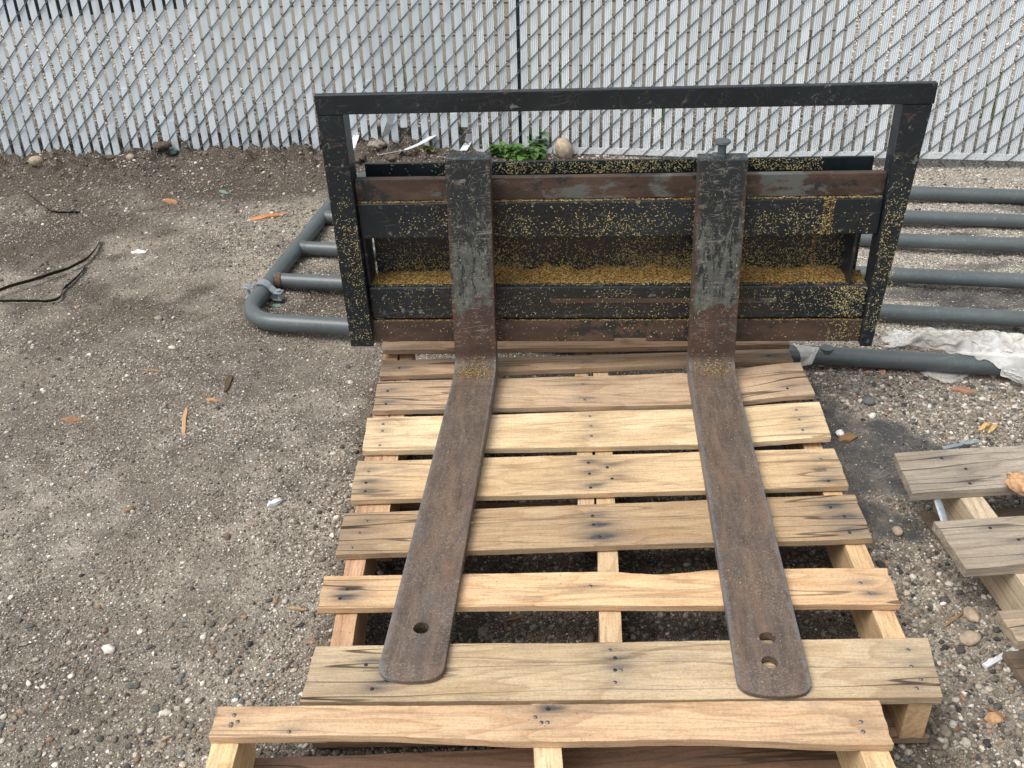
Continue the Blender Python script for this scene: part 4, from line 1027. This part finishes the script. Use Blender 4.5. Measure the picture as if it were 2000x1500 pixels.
# ------------------------------------------------------------------ plastic sheet
def sheet_patch(mb_V, mb_F, pts4, nu, nv, h, seed,  zb=0., prof=None):
    A, Bp, Cc, D = [np.array(p) for p in pts4]; sd0 = seed + 30
    u = np.linspace(0, 1, nu); v = np.linspace(0, 1, nv); U, V_ = np.meshgrid(u, v, indexing='ij')
    P = (A * (1 - U[..., None]) + Bp * U[..., None]) * (1 - V_[..., None]) + (D * (1 - U[..., None]) + Cc * U[..., None]) * V_[..., None]
    rs = np.random.default_rng(seed + 400); X_, Y_ = P[..., 0] + .05 * fbm(P[..., 0] * 5, P[..., 1] * 5, 3, sd0), P[..., 1] + .05 * fbm(P[..., 0] * 5, P[..., 1] * 5, 3, sd0 + 4)
    edge = np.minimum(np.minimum(V_, 1 - V_) * 4, 1) ** .7 * np.minimum(np.minimum(U, 1 - U) * 8, 1) ** .7
    Z = np.zeros_like(X_)
    for k in range(16):
        th_ = rs.normal(1.35, .55) * rs.choice([-1, 1]); f_ = 7 * 1.14 ** k * .8; ph_ = rs.random() * 9
        w_ = np.abs(((X_ * math.cos(th_) + Y_ * math.sin(th_)) * f_ + ph_) % 1 * 2 - 1)
        gate = sst(.42, .6, vn(X_ * 9 + k * 5, Y_ * 14 + k * 3, sd0 + k % 7))
        Z += w_ ** 2.6 * gate * (1.0 / (1 + .22 * k))
    Z = Z / Z.max() * h * (.3 + .7 * edge)
    js = min(1., np.linalg.norm(Bp - A) / .5) ** 1.5
    P[..., 0] += (fbm(U * 6, V_ * 6, 3, seed + 11) - .5) * .05 * js; P[..., 1] += (fbm(U * 8, V_ * 5, 3, seed + 15) - .5) * .06 * js
    P[..., 2] += Z + zb
    if prof is not None: P[..., 2] = np.maximum(P[..., 2], prof(P[..., 0], P[..., 1]))
    P[..., 2] = np.maximum(P[..., 2], hgt(P[..., 0], P[..., 1]) + .003)
    n0 = sum(len(q) for q in mb_V); ii = np.arange(nu * nv).reshape(nu, nv) + n0
    mb_V.append(P.reshape(-1, 3)); mb_F.append(np.stack([ii[:-1, :-1], ii[1:, :-1], ii[1:, 1:], ii[:-1, 1:]], -1).reshape(-1, 4))
def over_tube(x, y):
    n = x * gn[0] + y * gn[1]; d = (n - NB) / (TR + .004)
    return np.where(np.abs(d) < 1, TR + .004 + (TR + .004) * np.sqrt(np.clip(1 - d * d, 0, 1)), -1)
SV, SF = [], []
sheet_patch(SV, SF, [G(1745, 645), G(2120, 665), G(2120, 735), G(1725, 676)], 300, 110, .046, 3, .004, over_tube)
sheet_patch(SV, SF, [G(1850, 688, .05), G(2090, 700, .05), G(2070, 795), G(1992, 756)], 90, 70, .020, 8, .006, over_tube)
sheet_patch(SV, SF, [G(1545, 676, .05), G(1600, 684, .05), G(1585, 716, .02), G(1562, 722, .0)], 60, 60, .008, 14, .006, over_tube)
sheet_patch(SV, SF, [G(1780, 722), G(1905, 728), G(1862, 752), G(1845, 752)], 70, 40, .012, 19, .003)
SVc = np.concatenate(SV); off = np.array([1.2, 2.25, 0])
o = mesh_obj('plastic_sheet', SVc - off, np.concatenate(SF), M['plastic'], smooth=True); o.location = off
tag(o, 'crumpled white plastic sheet draped over the near gate rail', 'plastic sheet')

# ------------------------------------------------------------------ straps on the left
def ribbon(name, pts, w_, label, zs):
    P = [G(*p) for p in pts]; P = np.array([(p[0], p[1], 0) for p in P]);
    # resample smoothly
    t = np.arange(len(P)); tt = np.linspace(0, len(P) - 1, len(P) * 8)
    def cr(k):
        i = min(int(k), len(P) - 2); f = k - i; p0 = P[max(i - 1, 0)]; p1 = P[i]; p2 = P[i + 1]; p3 = P[min(i + 2, len(P) - 1)]
        return .5 * (2 * p1 + (p2 - p0) * f + (2 * p0 - 5 * p1 + 4 * p2 - p3) * f * f + (3 * p1 - p0 - 3 * p2 + p3) * f ** 3)
    Q = np.array([cr(k) for k in tt]); zz = np.interp(tt, t, zs)
    Q[:, 2] = hgt(Q[:, 0], Q[:, 1]) + zz
    d = np.gradient(Q, axis=0); d /= np.linalg.norm(d, axis=1, keepdims=True); nrm = np.cross(d, [0, 0, 1.])
    V = []; lean = .45
    for q, n_ in zip(Q, nrm):
        up = np.array([0, 0, 1.]) * .8 + n_ * lean
        V += [q - n_ * .0007, q + up * w_ - n_ * .0007, q + up * w_ + n_ * .0007, q + n_ * .0007]
    n = len(Q); Fa = [(i * 4 + k, (i + 1) * 4 + k, (i + 1) * 4 + (k + 1) % 4, i * 4 + (k + 1) % 4) for i in range(n - 1) for k in range(4)] + [(0, 1, 2, 3), tuple((n - 1) * 4 + k for k in (3, 2, 1, 0))]
    o = mesh_obj(name, np.array(V), Fa, M['strap']); tag(o, label, 'strap', 'black strapping on the soil at the left'); return o
ribbon('plastic_strap', [(-60, 600), (0, 578), (60, 560), (120, 540), (165, 518), (188, 495), (196, 478)], .017, 'longer black strap curving up at its right end across the soil', [.02, .018, .016, .012, .01, .008, .002])
ribbon('plastic_strap', [(-60, 594), (0, 592), (60, 592), (105, 590), (119, 582), (122, 572), (140, 557), (158, 540), (166, 524)], .015, 'lower black strap with a sharp kink, crossing under the longer one', [.006, .006, .006, .006, .006, .004, .004, .003, 0])
ribbon('plastic_strap', [(52, 386), (80, 402), (105, 417), (135, 421), (160, 422)], .012, 'thin black strap half buried in gravel above the two longer ones', [-.002, 0, .001, .002, .001])
ribbon('plastic_strap', [(166, 426), (178, 437), (188, 449)], .007, 'short black strap stub right of the half buried one', [.001, .001, -.003])

# ------------------------------------------------------------------ loose bits on the ground
def splinter(px_a, px_b, w_, h, mat, label, cat='splinter', name='wood_splinter', tint=None, z=0.):
    a, b = (G(*px_a, z), G(*px_b, z)) if z else (GH(*px_a), GH(*px_b)); L = np.linalg.norm(b[:2] - a[:2]); c = (a + b) / 2; an = math.atan2(b[1] - a[1], b[0] - a[0])
    strip = name in ('slat_piece', 'metal_sliver'); n = 4 if strip else 6; V = []
    for i in range(n):
        t = i / (n - 1); e_ = 1. if strip else min(1, .35 + 2.2 * min(t, 1 - t)); ww = w_ * e_ * (1 if strip else rng.uniform(.7, 1.15)) / 2; hh = h * (1 if strip else e_ * rng.uniform(.6, 1.2))
        x = (t - .5) * L; o_ = 0 if strip else rng.normal(0, w_ * .07)
        V += [(x, -ww + o_, 0), (x, ww + o_, 0), (x, ww * .8 + o_, hh), (x, -ww * .9 + o_, hh)]
    Fa = [(i * 4 + k, i * 4 + (k + 1) % 4, (i + 1) * 4 + (k + 1) % 4, (i + 1) * 4 + k) for i in range(n - 1) for k in range(4)] + [(3, 2, 1, 0), tuple((n - 1) * 4 + k for k in range(4))]
    V = np.array(V); gr = V.copy()
    z0 = np.zeros(len(V))
    o = mesh_obj(name, V, Fa, mat, attrs=dict(grain=gr, stain=z0, weather=z0 + .1, crack=z0 + .3))
    o.location = (c[0], c[1], (z if z else float(hgt(c[0], c[1]))) + .001); o.rotation_euler = (rng.normal(0, .08), rng.normal(0, .03), an); o.color = (*(tint or (.55, .27, .12)), 1)
    tag(o, label, cat); return o
WD = M['wood']
splinter((473, 430), (560, 418), .030, .006, WD, 'long orange wood splinter on the gravel left of the gate', tint=(.58, .27, .12))
splinter((318, 391), (348, 398), .030, .005, WD, 'small orange-brown wood chip below the fence at the left', 'wood chip', 'wood_chip', (.42, .22, .1))
splinter((357, 852), (364, 797), .014, .005, WD, 'upright pointing beige splinter on the sandy soil', tint=(.5, .33, .19))
splinter((402, 780), (426, 784), .014, .004, WD, 'tiny orange chip above the beige splinter', 'wood chip', 'wood_chip', (.55, .3, .14))
splinter((440, 768), (450, 735), .018, .006, WD, 'dark brown bark piece beside the tiny orange chip', 'bark', 'bark_piece', (.11, .07, .045))
splinter((280, 722), (312, 726), .010, .004, WD, 'pale thin stick lying in the soil above the orange chip', 'stick', 'stick', (.4, .3, .19))
splinter((1638, 862), (1672, 852), .026, .010, WD, 'brown wood chip beside the dark damp patch', 'wood chip', 'wood_chip', (.30, .19, .10))
splinter((1912, 842), (1936, 826), .014, .007, WD, 'pale yellow chip at the right, left one of a crossed pair', 'wood chip', 'wood_chip', (.72, .48, .2))
splinter((1930, 848), (1948, 826), .012, .006, WD, 'pale yellow chip at the right, right one of a crossed pair', 'wood chip', 'wood_chip', (.75, .55, .27))
splinter((1855, 759), (1907, 770), .028, .009, WD, 'pinkish wood piece lying below the plastic sheet', 'wood chip', 'wood_chip', (.42, .25, .16))
splinter((1718, 722), (1728, 738), .018, .006, WD, 'small pink wood chip at the near gate rail', 'wood chip', 'wood_chip', (.45, .27, .18))
splinter((1680, 716), (1692, 724), .016, .006, WD, 'red-brown chip tucked under the near gate rail', 'wood chip', 'wood_chip', (.28, .09, .045))
splinter((1953, 734), (1972, 740), .020, .008, WD, 'rusty orange chip beneath the plastic at the far right', 'wood chip', 'wood_chip', (.32, .12, .06))
splinter((1843, 1226), (1888, 1192), .007, .005, WD, 'thin brown stick on pebbles between the two right pallets', 'stick', 'stick', (.32, .2, .1))
splinter((1925, 1383), (1968, 1408), .006, .004, WD, 'thin reddish stick at the lower right corner', 'stick', 'stick', (.3, .16, .09))
splinter((310, 1452), (336, 1438), .006, .004, WD, 'thin pale stick near the bottom left edge', 'stick', 'stick', (.42, .32, .2))
splinter((558, 1186), (600, 1194), .006, .004, WD, 'thin tan stick beside the left end of the narrow board', 'stick', 'stick', (.42, .3, .18))
splinter((985, 1216), (990, 1236), .008, .005, WD, 'small brown stick in the front gap between the forks', 'stick', 'stick', (.22, .12, .06), )
splinter((985, 1214), (1022, 1206), .007, .005, WD, 'longer brown stick in the front gap between the forks', 'stick', 'stick', (.24, .13, .07))
splinter((120, 818), (160, 822), .022, .004, WD, 'flat brown wood flake at the left on sandy soil', 'wood chip', 'wood_chip', (.3, .18, .1))
WH = M['white']
splinter((522, 989), (552, 980), .013, .009, WH, 'short white tube-like scrap on the soil left of the pallet', 'scrap', 'white_scrap')
splinter((256, 494), (286, 493), .022, .004, M['paper'], 'small flat white scrap in the middle of the left soil', 'scrap', 'white_scrap')
splinter((688, 668), (738, 672), .030, .004, M['paper'], 'white torn scrap at the foot of the left post', 'scrap', 'white_scrap')
splinter((1921, 1306), (1988, 1264), .011, .005, WH, 'white ribbed slat piece on gravel at the right', 'scrap', 'slat_piece')
splinter((1841, 876), (1912, 864), .012, .004, M['zinc'], 'grey strip sliver behind the weathered pallet', 'scrap', 'metal_sliver')
splinter((528, 596), (550, 600), .014, .003, M['green'], 'pale green scrap inside the gate corner', 'scrap', 'green_scrap')
splinter((428, 371), (446, 380), .02, .004, M['green'], 'bluish green flake on the soil near the left post', 'scrap', 'green_scrap')
def stone(px_, py_, r, mat, label, sq=(1.2, .9, .7), rz=0., z=None, name='stone', sd=0, rough=.08, tilt=0):
    p = GH(px_, py_) if z is None else G(px_, py_, z); V0, F0 = ico(4)
    n = (fbm(V0[:, 0] * 1.6 + V0[:, 2], V0[:, 1] * 1.6 + 3, 4, sd + 50) - .5) * rough * 4
    if rough > .1: n = n + (fbm(V0[:, 0] * 4.5 + V0[:, 2] * 3, V0[:, 1] * 4.5 - V0[:, 2] * 2, 4, sd + 60) - .5) * rough * 3.2
    V = V0 * (1 + n[:, None]) * r * np.array(sq)
    o = mesh_obj(name, V, F0, mat, smooth=True); zz = float(hgt(p[0], p[1])) if z is None else z
    o.location = (p[0], p[1], zz + r * sq[2] * .72); o.rotation_euler = (0, tilt, rz); tag(o, label, name.replace('_', ' ')); return o
stone(1102, 308, .043, M['rock'], 'smooth tan river stone beside the green weeds at the fence', (.82, 1.05, 1.15), .2, name='stone', sd=2, tilt=-.3, rough=.05)
stone(2004, 960, .024, M['knob'], 'knobbly orange-tan stone lying on the weathered pallet', (2.0, 1.0, .8), -.9, z=zd3 + .004, sd=9, rough=.2)
stone(75, 330, .024, M['rock'], 'tan stone near the fence at the far left', (1.1, .9, .8), .5, sd=3)
stone(256, 312, .016, M['rock'], 'pale round pebble under the fence left of the post', (1.1, 1, .9), .5, sd=4)
stone(1752, 1042, .010, M['rock'], 'whitish pebble between the two right pallets', (1, 1.2, .9), .2, sd=5)
stone(1893, 1252, .017, M['rock'], 'beige flat pebble under the weathered pallet corner', (1.2, .9, .6), .3, sd=6)
stone(1896, 1205, .015, M['rock'], 'oval beige pebble beside the thin brown stick', (.8, 1.3, .6), .1, sd=7)
stone(1939, 1408, .012, M['knob'], 'orange-brown pebble at the lower right', (1.2, .9, .7), .1, sd=8)
stone(1640, 850, .010, M['paper'], 'white angular stone beside the brown wood chip', (1, 1, .8), .1, sd=11, rough=.15)
stone(1696, 788, .014, mat_simple('grey_stone', (.16, .16, .155), .9), 'round grey stone on the dark damp patch', (1.1, 1, .7), sd=12)
for k, (a, b, r_, m_, lab) in enumerate(((210, 306, .024, 'clod', 'dark soil clod against the leftmost slats'), (318, 287, .030, 'clod', 'mossy dark clod heaped at the fence foot'), (375, 283, .03, 'conc', 'reddish concrete chunk at the fence foot'), (545, 270, .036, 'conc', 'flat greyish brown chunk against the slats left of the post'), (340, 292, .022, 'green', 'pale green stone on the soil bank'), (735, 283, .036, 'conc', 'beige broken concrete chunk right of the left post'), (770, 305, .025, 'clod', 'dark clod below the curved white slat scrap'), (700, 292, .028, 'clod', 'small dark clod just right of the left post'), (450, 292, .028, 'clod', 'brown clod at the fence foot beyond the splinter'))):
    stone(a, b + 8, r_, M[m_], lab, (1.3, .9, .55), rng.uniform(0, 3), name='clod' if m_ == 'clod' else 'stone', sd=20 + k, rough=.16)
# slat scraps at the fence foot
def scrap(pts, w_, label, up=.004, z=.012):
    P = [GH(a, b, z_) for (a, b, z_) in pts]; n = len(P) * 5; t = np.linspace(0, len(P) - 1, n); P = np.array(P)
    Q = np.stack([np.interp(t, np.arange(len(P)), P[:, k]) for k in range(3)], 1)
    d = np.gradient(Q, axis=0); d /= np.linalg.norm(d, axis=1, keepdims=True); s = np.cross(d, [0, .35, 1.]); s /= np.linalg.norm(s, axis=1, keepdims=True)
    V = []
    for q, k in zip(Q, s): V += [q - k * w_ / 2, q + k * w_ / 2, q + k * w_ / 2 + (0, 0, .002), q - k * w_ / 2 + (0, 0, .002)]
    Fa = [(i * 4 + k, i * 4 + (k + 1) % 4, (i + 1) * 4 + (k + 1) % 4, (i + 1) * 4 + k) for i in range(n - 1) for k in range(4)] + [(3, 2, 1, 0), tuple((n - 1) * 4 + k for k in range(4))]
    o = mesh_obj('slat_scrap', np.array(V), Fa, M['white']); tag(o, label, 'slat scrap', 'broken slat scraps at the fence foot'); return o
scrap([(742, 303, .008), (790, 294, .02), (822, 281, .035), (846, 266, .05)], .032, 'long curved white slat scrap lying on the soil behind the left fork')
scrap([(905, 295, .008), (915, 278, .02), (918, 262, .06)], .032, 'short folded white slat scrap standing beside the top of the left fork')
scrap([(948, 276, .006), (985, 279, .006), (1020, 283, .006)], .026, 'flat white slat scrap lying at the fence foot above the weeds')
scrap([(688, 292, .01), (693, 275, .03), (697, 260, .05)], .026, 'white slat scrap leaning in the corner by the left post')
scrap([(752, 262, .05), (760, 240, .12), (768, 215, .18)], .030, 'bent white slat scrap hanging loose in the gap of the fence')
scrap([(868, 300, .004), (890, 303, .004)], .018, 'tiny white slat scrap directly behind the left fork top')

# weeds
def weed(px_, py_, n, R, H, ls, label, mat=None):
    p = GH(px_, py_); mb = MB()
    for s in range(n):
        a = rng.uniform(0, 6.28); rr = R * rng.random() ** .6; tx, ty, tz = math.cos(a) * rr, math.sin(a) * rr * .7, H * rng.uniform(.4, 1) * (1 - .4 * rr / R)
        mb.tube([(tx * .1, ty * .1, -.005), (tx * .6, ty * .6, tz * .6), (tx, ty, tz)], .0009, 4)
        for k in range(7):
            f = rng.uniform(.35, 1.); c = np.array([tx * f, ty * f, tz * f]); b = rng.uniform(0, 6.28); el = rng.uniform(-.3, .6); L = ls * rng.uniform(.6, 1.2); W = L * .42
            d = np.array([math.cos(b) * math.cos(el), math.sin(b) * math.cos(el), math.sin(el)]); sd = np.array([-math.sin(b), math.cos(b), 0]); up = np.cross(d, sd)
            V = [c, c + d * L * .35 + sd * W + up * .12 * L, c + d * L * .45, c + d * L * .35 - sd * W + up * .12 * L, c + d * L * .75 + sd * W * .62 + up * .05 * L, c + d * L * .8 - up * .08 * L, c + d * L * .75 - sd * W * .62 + up * .05 * L, c + d * L * 1.05 - up * .2 * L]
            mb.add(V, [(0, 2, 1), (0, 3, 2), (1, 2, 5, 4), (2, 3, 6, 5), (4, 5, 7), (5, 6, 7)])
    o = mb.build('weed_plant', mat or M['leaf']); o.location = (p[0], p[1], float(hgt(p[0], p[1]))); tag(o, label, 'weed'); return o
weed(1030, 316, 40, .10, .085, .036, 'broad leafed green weed between the left fork and the tan stone')
weed(972, 303, 18, .055, .06, .030, 'smaller green weed just right of the left fork top')
weed(1055, 296, 14, .045, .11, .038, 'upright weed sprig closest to the slats beside the tan stone')
weed(830, 297, 34, .06, .035, .013, 'yellowish mossy tuft on the soil above the curved scrap', M['moss'])
weed(895, 262, 8, .04, .06, .02, 'small green seedling at the slat bottoms behind the left fork')
